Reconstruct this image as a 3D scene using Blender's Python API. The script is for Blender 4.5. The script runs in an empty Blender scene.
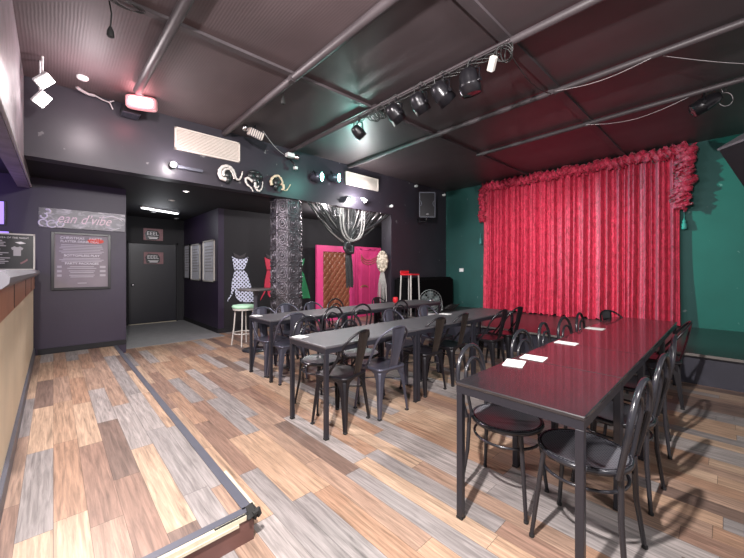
import bpy, math, random
from mathutils import Vector, Matrix, Quaternion
random.seed(7)
sc = bpy.context.scene
C = sc.collection
V = Vector
PI = math.pi

# ------------------------------------------------------------------ mesh builder
class MB:
    def __init__(s): s.v = []; s.f = []; s.sm = []
    def add(s, vs, fs, smooth=False):
        o = len(s.v); s.v += [tuple(p) for p in vs]
        for f in fs: s.f.append([i + o for i in f]); s.sm.append(smooth)
        return s
    def box(s, x0, x1, y0, y1, z0, z1, M=None):
        vs = [V((x, y, z)) for z in (z0, z1) for y in (y0, y1) for x in (x0, x1)]
        if M is not None: vs = [M @ p for p in vs]
        return s.add(vs, [(0, 2, 3, 1), (4, 5, 7, 6), (0, 1, 5, 4), (2, 6, 7, 3), (0, 4, 6, 2), (1, 3, 7, 5)])
    def rbox(s, x0, x1, y0, y1, z0, z1, b=.005, M=None):
        # box with chamfered edges
        cx, cy, cz = (x0+x1)/2, (y0+y1)/2, (z0+z1)/2
        hx, hy, hz = (x1-x0)/2, (y1-y0)/2, (z1-z0)/2
        b = min(b, hx*.9, hy*.9, hz*.9)
        rings = []
        for z, i in ((-hz, b), (-hz+b, 0), (hz-b, 0), (hz, b)):
            ax, ay = hx-i, hy-i; q = b*.7 if i == 0 else b*.5
            rings.append([V((cx+px, cy+py, cz+z)) for px, py in
                ((-ax+q,-ay),(ax-q,-ay),(ax,-ay+q),(ax,ay-q),(ax-q,ay),(-ax+q,ay),(-ax,ay-q),(-ax,-ay+q))])
        if M is not None: rings = [[M @ p for p in r] for r in rings]
        return s.loft(rings, smooth=False)
    def loft(s, rings, closed=True, caps=True, smooth=True):
        n = len(rings[0]); vs = [p for r in rings for p in r]; fs = []
        for i in range(len(rings)-1):
            for j in range(n if closed else n-1):
                k = (j+1) % n
                fs.append((i*n+j, i*n+k, (i+1)*n+k, (i+1)*n+j))
        s.add(vs, fs, smooth)
        if caps and closed:
            s.add(rings[0], [tuple(range(n))[::-1]]); s.add(rings[-1], [tuple(range(n))])
        return s
    def tube(s, pts, r, n=8, closed=False, smooth=True):
        pts = [V(p) for p in pts]; m = len(pts)
        rr = r if isinstance(r, (list, tuple)) else [r]*m
        tg = []
        for i in range(m):
            a = pts[(i-1) % m] if (closed or i > 0) else pts[i]
            b = pts[(i+1) % m] if (closed or i < m-1) else pts[i]
            t = b-a
            tg.append(t.normalized() if t.length > 1e-9 else V((0,0,1)))
        u = tg[0].orthogonal().normalized(); rings = []
        for i in range(m):
            if i > 0:
                q = tg[i-1].rotation_difference(tg[i]); u = q @ u
            u = (u - tg[i]*u.dot(tg[i])).normalized(); w = tg[i].cross(u)
            rings.append([pts[i] + rr[i]*(math.cos(2*PI*k/n)*u + math.sin(2*PI*k/n)*w) for k in range(n)])
        if closed:
            # align last ring to the first
            best = min(range(n), key=lambda k: (rings[-1][k]-rings[0][0]).length)
            rings2 = rings + [[rings[0][(k-best) % n] for k in range(n)]]
            return s.loft(rings2, caps=False, smooth=smooth)
        return s.loft(rings, smooth=smooth)
    def lathe(s, prof, n=24, o=(0,0,0), d=(0,0,1), smooth=True, caps=True):
        o = V(o); d = V(d).normalized(); u = d.orthogonal().normalized(); w = d.cross(u)
        rings = [[o + d*t + r*(math.cos(2*PI*k/n)*u + math.sin(2*PI*k/n)*w) for k in range(n)] for r, t in prof]
        return s.loft(rings, smooth=smooth, caps=caps)
    def ball(s, c, rx, ry, rz, n=14, m=8, M=None):
        rings = []
        for i in range(m+1):
            a = -PI/2 + PI*i/m; a = max(-PI/2+.02, min(PI/2-.02, a))
            rings.append([V((rx*math.cos(a)*math.cos(2*PI*k/n), ry*math.cos(a)*math.sin(2*PI*k/n), rz*math.sin(a))) for k in range(n)])
        if M is not None: rings = [[M @ p for p in r] for r in rings]
        c = V(c)
        return s.loft([[c+p for p in r] for r in rings])
    def prism(s, poly, x0, x1, axis='x'):
        # polygon of (a, b) extruded along an axis
        def mk(x, p):
            return {'x': V((x, p[0], p[1])), 'y': V((p[0], x, p[1])), 'z': V((p[0], p[1], x))}[axis]
        return s.loft([[mk(x0, p) for p in poly], [mk(x1, p) for p in poly]], smooth=False)
    def shift(s, off):
        o = V(off); s.v = [tuple(V(p)-o) for p in s.v]; return s
    def build(s, name, mat, parent=None, loc=None):
        me = bpy.data.meshes.new(name); me.from_pydata(s.v, [], s.f)
        me.polygons.foreach_set('use_smooth', s.sm); me.update()
        import bmesh
        bm = bmesh.new(); bm.from_mesh(me); bmesh.ops.recalc_face_normals(bm, faces=bm.faces); bm.to_mesh(me); bm.free()
        me.materials.append(mat)
        o = bpy.data.objects.new(name, me); C.objects.link(o)
        if parent is not None: o.parent = parent
        if loc is not None: o.location = loc
        return o

def thing(name, label, cat, loc=(0,0,0), rz=0, group=None):
    o = bpy.data.objects.new(name, None); C.objects.link(o)
    o.empty_display_size = .1; o.location = loc; o.rotation_euler = (0,0,rz)
    return tag(o, label, cat, group)
def tag(o, label, cat, group=None):
    o['label'] = label; o['category'] = cat
    if group: o['group'] = group
    return o
def struct(o, label=None):
    o['kind'] = 'structure'
    if label: o['label'] = label
    return o
def dup(root, loc, rz, label, group=None):
    r = root.copy(); C.objects.link(r); r.location = loc; r.rotation_euler = (0,0,rz); r['label'] = label
    if group: r['group'] = group
    for ch in list(root.children):
        c = ch.copy(); C.objects.link(c); c.parent = r
        for g in list(ch.children):
            k = g.copy(); C.objects.link(k); k.parent = c
    return r
def text(body, size, mat, parent, loc, rot, name='lettering', align='CENTER', shear=0, sx=1, ext=.001):
    cu = bpy.data.curves.new(name, 'FONT'); cu.body = body; cu.size = size; cu.align_x = align; cu.align_y = 'CENTER'
    cu.shear = shear; cu.extrude = ext
    cu.materials.append(mat)
    tmp = bpy.data.objects.new(name, cu)
    me = bpy.data.meshes.new_from_object(tmp); bpy.data.objects.remove(tmp); bpy.data.curves.remove(cu)
    if not me.materials: me.materials.append(mat)
    o = bpy.data.objects.new(name, me); C.objects.link(o); o.parent = parent; o.location = loc; o.rotation_euler = rot
    o.scale = (sx, 1, 1)
    return o
RX = (PI/2, 0, PI/2)      # text facing +X

# ------------------------------------------------------------------ materials
def newmat(name):
    m = bpy.data.materials.new(name); m.use_nodes = True
    nt = m.node_tree; b = nt.nodes['Principled BSDF']
    return m, nt, b
def N(nt, t, **kw):
    n = nt.nodes.new(t)
    for k, v in kw.items(): setattr(n, k, v)
    return n
def plain(name, col, rough=.5, metal=0, var=.15, scale=8, bump=0, bscale=60, sheen=0, spec=None, coat=0):
    m, nt, b = newmat(name)
    b.inputs['Roughness'].default_value = rough; b.inputs['Metallic'].default_value = metal
    tc = N(nt, 'ShaderNodeTexCoord'); nz = N(nt, 'ShaderNodeTexNoise'); nz.inputs['Scale'].default_value = scale; nz.inputs['Detail'].default_value = 4
    nt.links.new(tc.outputs['Object'], nz.inputs['Vector'])
    mx = N(nt, 'ShaderNodeMix', data_type='RGBA')
    mx.inputs[6].default_value = (*[max(0, c*(1-var)) for c in col], 1); mx.inputs[7].default_value = (*[min(1, c*(1+var)) for c in col], 1)
    nt.links.new(nz.outputs['Fac'], mx.inputs[0]); nt.links.new(mx.outputs[2], b.inputs['Base Color'])
    if bump:
        n2 = N(nt, 'ShaderNodeTexNoise'); n2.inputs['Scale'].default_value = bscale; n2.inputs['Detail'].default_value = 3
        nt.links.new(tc.outputs['Object'], n2.inputs['Vector'])
        bp = N(nt, 'ShaderNodeBump'); bp.inputs['Strength'].default_value = bump; bp.inputs['Distance'].default_value = .01
        nt.links.new(n2.outputs['Fac'], bp.inputs['Height']); nt.links.new(bp.outputs['Normal'], b.inputs['Normal'])
    if sheen: b.inputs['Sheen Weight'].default_value = sheen
    if spec is not None: b.inputs['Specular IOR Level'].default_value = spec
    if coat: b.inputs['Coat Weight'].default_value = coat
    return m
def emit(name, col, st):
    m, nt, b = newmat(name); b.inputs['Base Color'].default_value = (*col, 1)
    b.inputs['Emission Color'].default_value = (*col, 1); b.inputs['Emission Strength'].default_value = st
    return m

def planks(name):
    m, nt, b = newmat(name)
    tc = N(nt, 'ShaderNodeTexCoord'); sep = N(nt, 'ShaderNodeSeparateXYZ'); nt.links.new(tc.outputs['Object'], sep.inputs[0])
    def M(op, a, c=None):
        n = N(nt, 'ShaderNodeMath', operation=op)
        for i, q in enumerate((a, c)):
            if q is None: continue
            if isinstance(q, (int, float)): n.inputs[i].default_value = q
            else: nt.links.new(q, n.inputs[i])
        return n.outputs[0]
    Wd, Ln = .128, 1.0
    yr = M('DIVIDE', sep.outputs[1], Wd); row = M('FLOOR', yr); fy = M('FRACT', yr)
    wn = N(nt, 'ShaderNodeTexWhiteNoise', noise_dimensions='1D'); nt.links.new(row, wn.inputs['W'])
    xr = M('ADD', M('DIVIDE', sep.outputs[0], Ln), M('MULTIPLY', wn.outputs['Value'], 7.3)); col = M('FLOOR', xr); fx = M('FRACT', xr)
    cmb = N(nt, 'ShaderNodeCombineXYZ'); nt.links.new(row, cmb.inputs[0]); nt.links.new(col, cmb.inputs[1])
    w2 = N(nt, 'ShaderNodeTexWhiteNoise', noise_dimensions='2D'); nt.links.new(cmb.outputs[0], w2.inputs['Vector'])
    rp = N(nt, 'ShaderNodeValToRGB'); e = rp.color_ramp; e.interpolation = 'CONSTANT'
    cols = [(0, (.30,.185,.125)), (.15, (.225,.14,.105)), (.28, (.235,.212,.205)), (.42, (.39,.275,.195)), (.57, (.29,.195,.145)), (.69, (.155,.105,.085)), (.80, (.36,.24,.165)), (.91, (.29,.258,.245))]
    e.elements[0].position = 0; e.elements[0].color = (*cols[0][1], 1); e.elements[1].position = cols[1][0]; e.elements[1].color = (*cols[1][1], 1)
    for p, c in cols[2:]:
        q = e.elements.new(p); q.color = (*c, 1)
    nt.links.new(w2.outputs['Value'], rp.inputs[0])
    # grain stretched along the board
    mp = N(nt, 'ShaderNodeMapping'); mp.inputs['Scale'].default_value = (2.0, 34, 1)
    off = N(nt, 'ShaderNodeVectorMath', operation='ADD'); nt.links.new(tc.outputs['Object'], off.inputs[0])
    sc3 = N(nt, 'ShaderNodeVectorMath', operation='SCALE'); nt.links.new(w2.outputs['Color'], sc3.inputs[0]); sc3.inputs['Scale'].default_value = 9
    nt.links.new(sc3.outputs[0], off.inputs[1]); nt.links.new(off.outputs[0], mp.inputs[0])
    gz = N(nt, 'ShaderNodeTexNoise'); gz.inputs['Scale'].default_value = 1.6; gz.inputs['Detail'].default_value = 7; gz.inputs['Roughness'].default_value = .65; gz.inputs['Distortion'].default_value = .6
    nt.links.new(mp.outputs[0], gz.inputs['Vector'])
    mr = N(nt, 'ShaderNodeMapRange'); mr.inputs[1].default_value = .28; mr.inputs[2].default_value = .72; mr.inputs[3].default_value = .42; mr.inputs[4].default_value = 1.42
    nt.links.new(gz.outputs['Fac'], mr.inputs[0])
    mul = N(nt, 'ShaderNodeVectorMath', operation='SCALE'); nt.links.new(rp.outputs['Color'], mul.inputs[0]); nt.links.new(mr.outputs[0], mul.inputs['Scale'])
    # seams
    sy = M('LESS_THAN', M('ABSOLUTE', M('SUBTRACT', fy, .5)), .492); sx = M('LESS_THAN', M('ABSOLUTE', M('SUBTRACT', fx, .5)), .4985)
    seam = M('ADD', M('MULTIPLY', M('MULTIPLY', sy, sx), .6), .4)
    fin = N(nt, 'ShaderNodeVectorMath', operation='SCALE'); nt.links.new(mul.outputs[0], fin.inputs[0]); nt.links.new(seam, fin.inputs['Scale'])
    nt.links.new(fin.outputs[0], b.inputs['Base Color'])
    b.inputs['Roughness'].default_value = .42
    bp = N(nt, 'ShaderNodeBump'); bp.inputs['Strength'].default_value = .05; bp.inputs['Distance'].default_value = .004
    nt.links.new(mr.outputs[0], bp.inputs['Height']); nt.links.new(bp.outputs['Normal'], b.inputs['Normal'])
    return m

def scuffed(name, col, rough=.45, flecks=.5, var=.3, bump=.15):
    # dark painted wall with small pale chips and rubbed patches
    m, nt, b = newmat(name)
    tc = N(nt, 'ShaderNodeTexCoord')
    n1 = N(nt, 'ShaderNodeTexNoise'); n1.inputs['Scale'].default_value = 1.8; n1.inputs['Detail'].default_value = 5
    n2 = N(nt, 'ShaderNodeTexNoise'); n2.inputs['Scale'].default_value = 7; n2.inputs['Detail'].default_value = 4
    for n in (n1, n2): nt.links.new(tc.outputs['Object'], n.inputs['Vector'])
    mx = N(nt, 'ShaderNodeMix', data_type='RGBA')
    mx.inputs[6].default_value = (*[c*(1-var) for c in col], 1); mx.inputs[7].default_value = (*[c*(1+var) for c in col], 1)
    nt.links.new(n1.outputs['Fac'], mx.inputs[0])
    r = N(nt, 'ShaderNodeMapRange'); r.inputs[1].default_value = .69; r.inputs[2].default_value = .72; r.inputs[3].default_value = 0; r.inputs[4].default_value = flecks
    nt.links.new(n2.outputs['Fac'], r.inputs[0])
    m2 = N(nt, 'ShaderNodeMix', data_type='RGBA'); nt.links.new(r.outputs[0], m2.inputs[0]); nt.links.new(mx.outputs[2], m2.inputs[6]); m2.inputs[7].default_value = (.3,.3,.3,1)
    nt.links.new(m2.outputs[2], b.inputs['Base Color'])
    b.inputs['Roughness'].default_value = rough
    bp = N(nt, 'ShaderNodeBump'); bp.inputs['Strength'].default_value = bump; bp.inputs['Distance'].default_value = .01
    nt.links.new(n2.outputs['Fac'], bp.inputs['Height']); nt.links.new(bp.outputs['Normal'], b.inputs['Normal'])
    return m

def ripple(name, col, rough, scale, strength, spec=.5):
    m, nt, b = newmat(name); tc = N(nt, 'ShaderNodeTexCoord')
    w = N(nt, 'ShaderNodeTexWave', wave_type='BANDS', bands_direction='Y'); w.inputs['Scale'].default_value = scale; w.inputs['Distortion'].default_value = 1.6; w.inputs['Detail'].default_value = 2; w.inputs['Detail Scale'].default_value = .6
    nt.links.new(tc.outputs['Object'], w.inputs['Vector'])
    nz = N(nt, 'ShaderNodeTexNoise'); nz.inputs['Scale'].default_value = 1.3; nz.inputs['Detail'].default_value = 6; nt.links.new(tc.outputs['Object'], nz.inputs['Vector'])
    mx = N(nt, 'ShaderNodeMix', data_type='RGBA'); mx.inputs[6].default_value = (*[c*.55 for c in col], 1); mx.inputs[7].default_value = (*[c*1.45 for c in col], 1)
    nt.links.new(nz.outputs['Fac'], mx.inputs[0]); nt.links.new(mx.outputs[2], b.inputs['Base Color'])
    b.inputs['Roughness'].default_value = rough; b.inputs['Specular IOR Level'].default_value = spec
    ad = N(nt, 'ShaderNodeMath', operation='ADD'); nt.links.new(w.outputs['Fac'], ad.inputs[0])
    ml = N(nt, 'ShaderNodeMath', operation='MULTIPLY'); nt.links.new(nz.outputs['Fac'], ml.inputs[0]); ml.inputs[1].default_value = 1.5; nt.links.new(ml.outputs[0], ad.inputs[1])
    bp = N(nt, 'ShaderNodeBump'); bp.inputs['Strength'].default_value = strength; bp.inputs['Distance'].default_value = .01
    nt.links.new(ad.outputs[0], bp.inputs['Height']); nt.links.new(bp.outputs['Normal'], b.inputs['Normal'])
    return m

def velvet(name):
    m, nt, b = newmat(name); tc = N(nt, 'ShaderNodeTexCoord')
    mp = N(nt, 'ShaderNodeMapping'); mp.inputs['Scale'].default_value = (22, 22, 11); nt.links.new(tc.outputs['Object'], mp.inputs[0])
    nz = N(nt, 'ShaderNodeTexNoise'); nz.inputs['Scale'].default_value = 1; nz.inputs['Detail'].default_value = 5; nz.inputs['Roughness'].default_value = .65; nz.inputs['Distortion'].default_value = 1.2
    nt.links.new(mp.outputs[0], nz.inputs['Vector'])
    rp = N(nt, 'ShaderNodeValToRGB'); rp.color_ramp.elements[0].position = .3; rp.color_ramp.elements[0].color = (.15,.003,.012,1)
    rp.color_ramp.elements[1].position = .72; rp.color_ramp.elements[1].color = (.68,.040,.098,1)
    nt.links.new(nz.outputs['Fac'], rp.inputs[0]); nt.links.new(rp.outputs[0], b.inputs['Base Color'])
    b.inputs['Roughness'].default_value = .62; b.inputs['Specular IOR Level'].default_value = .35; b.inputs['Sheen Weight'].default_value = .22; b.inputs['Sheen Roughness'].default_value = .35
    b.inputs['Sheen Tint'].default_value = (1,.45,.5,1)
    bp = N(nt, 'ShaderNodeBump'); bp.inputs['Strength'].default_value = .35; bp.inputs['Distance'].default_value = .02
    nt.links.new(nz.outputs['Fac'], bp.inputs['Height']); nt.links.new(bp.outputs['Normal'], b.inputs['Normal'])
    return m

def dots(name, base, dot, scale, thr):
    m, nt, b = newmat(name); tc = N(nt, 'ShaderNodeTexCoord')
    vo = N(nt, 'ShaderNodeTexVoronoi', voronoi_dimensions='3D'); vo.inputs['Scale'].default_value = scale; vo.inputs['Randomness'].default_value = .15
    mp = N(nt, 'ShaderNodeMapping'); mp.inputs['Rotation'].default_value = (.78,0,0); nt.links.new(tc.outputs['Object'], mp.inputs[0]); nt.links.new(mp.outputs[0], vo.inputs['Vector'])
    lt = N(nt, 'ShaderNodeMath', operation='LESS_THAN'); nt.links.new(vo.outputs['Distance'], lt.inputs[0]); lt.inputs[1].default_value = thr
    mx = N(nt, 'ShaderNodeMix', data_type='RGBA'); mx.inputs[6].default_value = (*base, 1); mx.inputs[7].default_value = (*dot, 1)
    nt.links.new(lt.outputs[0], mx.inputs[0]); nt.links.new(mx.outputs[2], b.inputs['Base Color']); b.inputs['Roughness'].default_value = .5
    return m

def perforated(name):
    m, nt, b = newmat(name); tc = N(nt, 'ShaderNodeTexCoord')
    sp = N(nt, 'ShaderNodeSeparateXYZ'); nt.links.new(tc.outputs['Object'], sp.inputs[0])
    sn = []
    for k in (0, 1):
        ml = N(nt, 'ShaderNodeMath', operation='MULTIPLY'); nt.links.new(sp.outputs[k], ml.inputs[0]); ml.inputs[1].default_value = 2*PI/.019
        s_ = N(nt, 'ShaderNodeMath', operation='SINE'); nt.links.new(ml.outputs[0], s_.inputs[0]); sn.append(s_.outputs[0])
    pr = N(nt, 'ShaderNodeMath', operation='MULTIPLY'); nt.links.new(sn[0], pr.inputs[0]); nt.links.new(sn[1], pr.inputs[1])
    gt = N(nt, 'ShaderNodeMath', operation='GREATER_THAN'); nt.links.new(pr.outputs[0], gt.inputs[0]); gt.inputs[1].default_value = .25
    mx = N(nt, 'ShaderNodeMix', data_type='RGBA'); mx.inputs[6].default_value = (.12,.12,.135,1); mx.inputs[7].default_value = (.004,.004,.005,1)
    nt.links.new(gt.outputs[0], mx.inputs[0]); nt.links.new(mx.outputs[2], b.inputs['Base Color'])
    b.inputs['Roughness'].default_value = .35
    return m

M_floor = planks('plank_vinyl')
M_carpet = plain('grey_carpet', (.20,.20,.205), .95, bump=.4, bscale=120)
M_ceil_r = ripple('rippled_black_ceiling', (.082,.058,.062), .6, 13, .10)
M_ceil = ripple('smooth_black_ceiling', (.062,.047,.051), .45, .7, .12)
M_pipe = plain('painted_pipe', (.052,.042,.046), .5, var=.4, scale=3)
M_black = scuffed('scuffed_black_wall', (.030,.026,.036), .40, .4)
M_purp = scuffed('purple_black_wall', (.023,.014,.036), .45, .0)
M_dark = plain('dark_wall', (.0075,.007,.010), .7, scale=2, var=.3)
M_door = plain('dark_door', (.009,.009,.015), .35, scale=3)
M_green = scuffed('teal_lit_wall', (.006,.058,.052), .75, .3)  # teal of the stage light put into the dark wall's base colour
M_stage = plain('stage_black', (.028,.024,.026), .32, var=.4, scale=2)
M_stagef = plain('stage_front', (.030,.030,.045), .5)
M_trimg = plain('slate_trim', (.075,.078,.10), .4)
M_alu = plain('pale_strip', (.50,.45,.34), .5, var=.35, scale=20)
M_barf = plain('beige_bar_panel', (.64,.53,.38), .5, var=.2, scale=2.2)
M_copper = plain('reddish_wood', (.36,.16,.09), .4, var=.4, scale=5)
M_grey = plain('grey_nosing', (.13,.125,.14), .4)
M_plaster = plain('rough_plaster', (.19,.165,.18), .6, var=.5, scale=6, bump=.9, bscale=10)
M_top = plain('black_tabletop', (.018,.0155,.018), .27, var=.3, scale=6, spec=1.0, coat=.4)
M_topg = plain('grey_sheen_tabletop', (.065,.062,.069), .46, var=.25, scale=5, spec=.8)  # grey sheen of reflected light put into the base colour
M_tframe = plain('charcoal_frame', (.015,.015,.021), .35)
M_bent = plain('gloss_black_steel', (.016,.016,.020), .22)
M_perf = perforated('perforated_seat')
M_gun = plain('gunmetal', (.085,.085,.115), .30, metal=.55, var=.2)
M_blk = plain('dark_steel', (.013,.012,.015), .30, metal=.3)
M_brown = plain('dark_bronze_steel', (.040,.032,.028), .32, metal=.4)
M_rub = plain('rubber', (.012,.012,.012), .8)
M_paper = plain('white_paper', (.80,.80,.78), .6, var=.03)
M_white = plain('white_plastic', (.72,.72,.72), .45, var=.05)
M_cream = plain('cream_grille', (.62,.55,.50), .5, var=.06)
M_velvet = velvet('crushed_red_velvet')
M_teal = plain('teal_fringe', (.03,.16,.15), .6)
M_tin = plain('pressed_tin', (.115,.105,.12), .36, metal=.6, var=.5, scale=9, bump=.9, bscale=28)
M_horn = plain('pale_horn', (.62,.58,.55), .4, var=.25, scale=25)
M_horny = plain('yellowed_horn', (.62,.50,.36), .4, var=.25, scale=25)
M_skull = plain('dark_skull', (.02,.022,.024), .35)
M_pink = plain('hot_pink_paint', (.82,.075,.27), .45, var=.08)
M_pinkd = plain('deep_pink_paint', (.74,.06,.22), .45, var=.08)
M_gold = plain('gilt_line', (.55,.33,.17), .35, metal=.5)
M_quilt = plain('quilted_brown', (.26,.085,.048), .30, var=.2, scale=6)
M_strand = plain('black_strand', (.03,.03,.032), .35)
M_strandw = plain('silver_strand', (.36,.34,.33), .45)
M_mask = plain('ivory_carving', (.55,.47,.38), .6, bump=1, bscale=50)
M_cloth = plain('black_cloth', (.004,.004,.0045), 1, spec=0.05)
M_red = plain('red_vinyl', (.60,.02,.03), .35)
M_reddress = plain('red_dress_paint', (.62,.045,.09), .5)
M_greendress = plain('green_dress_paint', (.035,.27,.11), .5)
M_dot = dots('polka_dot_paint', (.66,.70,.86), (.010,.012,.03), 17, .36)
M_mint = plain('mint_vinyl', (.36,.60,.42), .4)
M_offwhite = plain('off_white_steel', (.50,.48,.45), .4)
M_collar = plain('black_lace_paint', (.045,.04,.045), .6)
M_ink = plain('black_board', (.018,.017,.020), .3)
M_menu = plain('grey_menu_sheet', (.20,.17,.19), .5)
M_text = plain('white_print', (.75,.73,.75), .6, var=.03)
M_textd = plain('grey_print', (.40,.38,.40), .6, var=.05)
M_redp = plain('red_print', (.62,.06,.04), .6)
M_pinkp = plain('pale_pink_print', (.24,.12,.13), .6, var=.5, scale=30)
M_sheet = plain('poster_sheet', (.62,.62,.68), .5, var=.25, scale=10)
M_wire = plain('black_wire', (.02,.02,.02), .5)
M_wirew = plain('white_wire', (.42,.39,.40), .5)
M_bulb = emit('white_lamp_face', (1,.95,.93), 12)
M_tealb = emit('teal_lamp_face', (.30,1,.82), 14)
M_tube = emit('tube_diffuser', (.95,.95,1), 5)
M_spot = emit('downlight_face', (1,.95,.9), 12)
M_dim = emit('dim_downlight_face', (1,.95,.92), .5)
M_exit = emit('warm_red_glow_face', (1,.80,.78), 3)
M_screen = emit('violet_screen', (.35,.24,.85), .9)
M_chrome = plain('chrome', (.6,.6,.62), .18, metal=1, var=.05)
M_glass = plain('dark_lens', (.05,.05,.055), .15)
M_fan = plain('fan_wire', (.20,.22,.22), .35, metal=.5)
M_fanb = plain('fan_blade', (.10,.125,.125), .4)

# banner print: silver-lilac swirls on dark purple
def bannermat():
    m, nt, b = newmat('banner_print'); tc = N(nt, 'ShaderNodeTexCoord')
    mp = N(nt, 'ShaderNodeMapping'); mp.inputs['Scale'].default_value = (1, 2.2, 7); nt.links.new(tc.outputs['Object'], mp.inputs[0])
    nz = N(nt, 'ShaderNodeTexNoise'); nz.inputs['Scale'].default_value = 1.3; nz.inputs['Detail'].default_value = 3; nz.inputs['Distortion'].default_value = 2.2
    nt.links.new(mp.outputs[0], nz.inputs['Vector'])
    rp = N(nt, 'ShaderNodeValToRGB'); rp.color_ramp.elements[0].position = .50; rp.color_ramp.elements[0].color = (.03,.02,.045,1)
    rp.color_ramp.elements[1].position = .80; rp.color_ramp.elements[1].color = (.46,.42,.47,1)
    nt.links.new(nz.outputs['Fac'], rp.inputs[0]); nt.links.new(rp.outputs[0], b.inputs['Base Color']); b.inputs['Roughness'].default_value = .3
    return m
M_banner = bannermat()

# ------------------------------------------------------------------ setting
H = 3.536; WX = -5.42; WY = 7.98; AZ = 2.68
MB().box(-10.3, 3.2, -2.9, 8.2, -.06, 0).build('floor', M_floor)['kind'] = 'structure'
struct(MB().box(-10.2, -7.09, .867, 2.56, 0, .006).build('floor_carpet', M_carpet), 'grey carpet in the passage to the door')
struct(MB().box(-5.42, 3.2, -.24, 1.92, H, H+.05).build('ceiling', M_ceil_r), 'rippled black ceiling panels')
struct(MB().box(-5.42, 3.2, 1.92, 8.1, H, H+.05).build('ceiling_stage', M_ceil), 'smooth black ceiling panels')
struct(MB().box(-10.2, -5.62, -.36, 8.1, AZ, AZ+.05).build('ceiling_alcove', M_dark))
struct(MB().box(-6.95, -2.0, -2.9, -.36, AZ, AZ+.05).build('ceiling_bar', M_dark))
struct(MB().box(-5.62, WX, -.24, 5.75, AZ-.03, H).build('wall_bulkhead', M_black), 'dark bulkhead above the alcove')
struct(MB().box(-5.74, WX, 5.75, 8.1, 0, H).build('wall_speaker', M_black), 'scuffed black wall carrying the loudspeaker')
struct(MB().box(-5.74, 3.2, WY, WY+.12, 0, H).build('wall_stage', M_green), 'teal-lit wall behind the red curtain')
struct(MB().box(-6.95, -6.79, -2.9, .867, 0, AZ).build('wall_sign', M_purp), 'purple-black wall carrying the banner and menu')
struct(MB().box(-10.2, -6.95, .75, .867, 0, AZ).build('wall_passage', M_dark))
struct(MB().box(-10.2, -10.08, .867, 2.56, 0, AZ).build('wall_door', M_dark))
struct(MB().box(-10.2, -7.49, 2.56, 2.68, 0, AZ).build('wall_poster', M_purp), 'dark wall carrying three framed posters')
struct(MB().box(-7.61, -7.49, 2.68, 8.1, 0, AZ).build('wall_dress', M_dark), 'dark wall with painted dress cutouts')
struct(MB().box(-7.61, -5.74, 8.0, 8.1, 0, AZ).build('wall_alcove', M_dark))
struct(MB().prism([(-6.79,2.52),(-3.1,2.34),(1.2,2.13),(1.2,H),(-6.79,H)], -.36, -.24, 'y').build('wall_bar', M_plaster), 'rough plaster bulkhead above the bar')
struct(MB().box(-6.788, -6.772, -.16, .867, .143, .22).build('baseboard_sign', M_dark))
struct(MB().box(-10.08, -7.49, 2.545, 2.56, .006, .10).build('baseboard_poster', M_dark))
struct(MB().box(-7.49, -7.475, 2.56, 7.98, 0, .10).build('baseboard_dress', M_dark))
# door at the passage end
d = thing('door', 'dark door at the end of the passage with two small signs', 'door', (-10.06, 1.85, 0)); d.name = 'door_1'; d['kind'] = 'structure'
MB().rbox(-.02, .025, -.52, .51, .02, 2.01, .004).build('door_leaf', M_door, d)
MB().box(-.02, .035, -.57, -.525, .006, 2.06).box(-.02, .035, .515, .56, .006, 2.06).box(-.02, .035, -.57, .56, 2.015, 2.07).build('door_frame', M_dark, d)
MB().lathe([(.012,0),(.012,.04),(.03,.045),(.034,.065),(.02,.08)], 14, (.025,-.44,.99), (1,0,0)).build('door_handle', M_chrome, d)
MB().box(.0, .06, -.52, .51, .006, .018).build('threshold', M_alu, d)

# low platform in front of the bar
p = MB().box(-6.785, -1.665, -.6, .72, .0, .137).build('platform', M_floor); struct(p, 'low timber-topped platform along the bar')
M_plf = plain('platform_fascia', (.11,.05,.042), .5, var=.5, scale=6)
struct(MB().box(-1.665, -1.655, -.6, .74, 0, .112).box(-6.785, -1.66, .72, .735, 0, .125).build('platform_fascia', M_plf))
struct(MB().box(-6.785, -1.70, .70, .748, .137, .143).box(-1.712, -1.67, -.6, .748, .137, .143).build('platform_edge_strip', M_trimg), 'slate edging strip on the platform')
struct(MB().box(-2.1, -1.70, .749, .765, .112, .143).box(-1.668, -1.648, -.6, .70, .118, .141).box(-1.655,-1.642,-.6,.66,.104,.118).build('platform_nosing', M_alu), 'worn pale nosing on the platform edge')
m = MB()
for k in range(9):
    a = random.uniform(0, 6.28); rr = random.uniform(.012, .03)
    q = Matrix.Translation((-1.655+random.uniform(-.02,.01), .735+random.uniform(-.03,.03), .128+random.uniform(-.018,.022))) @ Matrix.Rotation(a, 4, V((random.random(), random.random(), random.random())).normalized())
    m.box(-rr, rr, -rr*.6, rr*.6, -rr*.35, rr*.35, q)
m.box(-1.665,-1.652,.55,.72,.125,.142)
struct(m.build('platform_corner_tape', M_rub), 'torn black tape on the platform corner')

# stage
struct(MB().box(-5.42, 3.2, 5.50, WY, .335, .372).build('stage', M_stage), 'low black stage under the red curtain')
struct(MB().box(-5.42, 3.2, 5.56, 5.60, 0, .335).build('stage_riser', M_stagef))
struct(MB().box(-5.42, 3.2, 5.485, 5.50, .345, .374).build('stage_edge_strip', plain('stage_edge', (.16,.145,.135), .5)))

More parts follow.
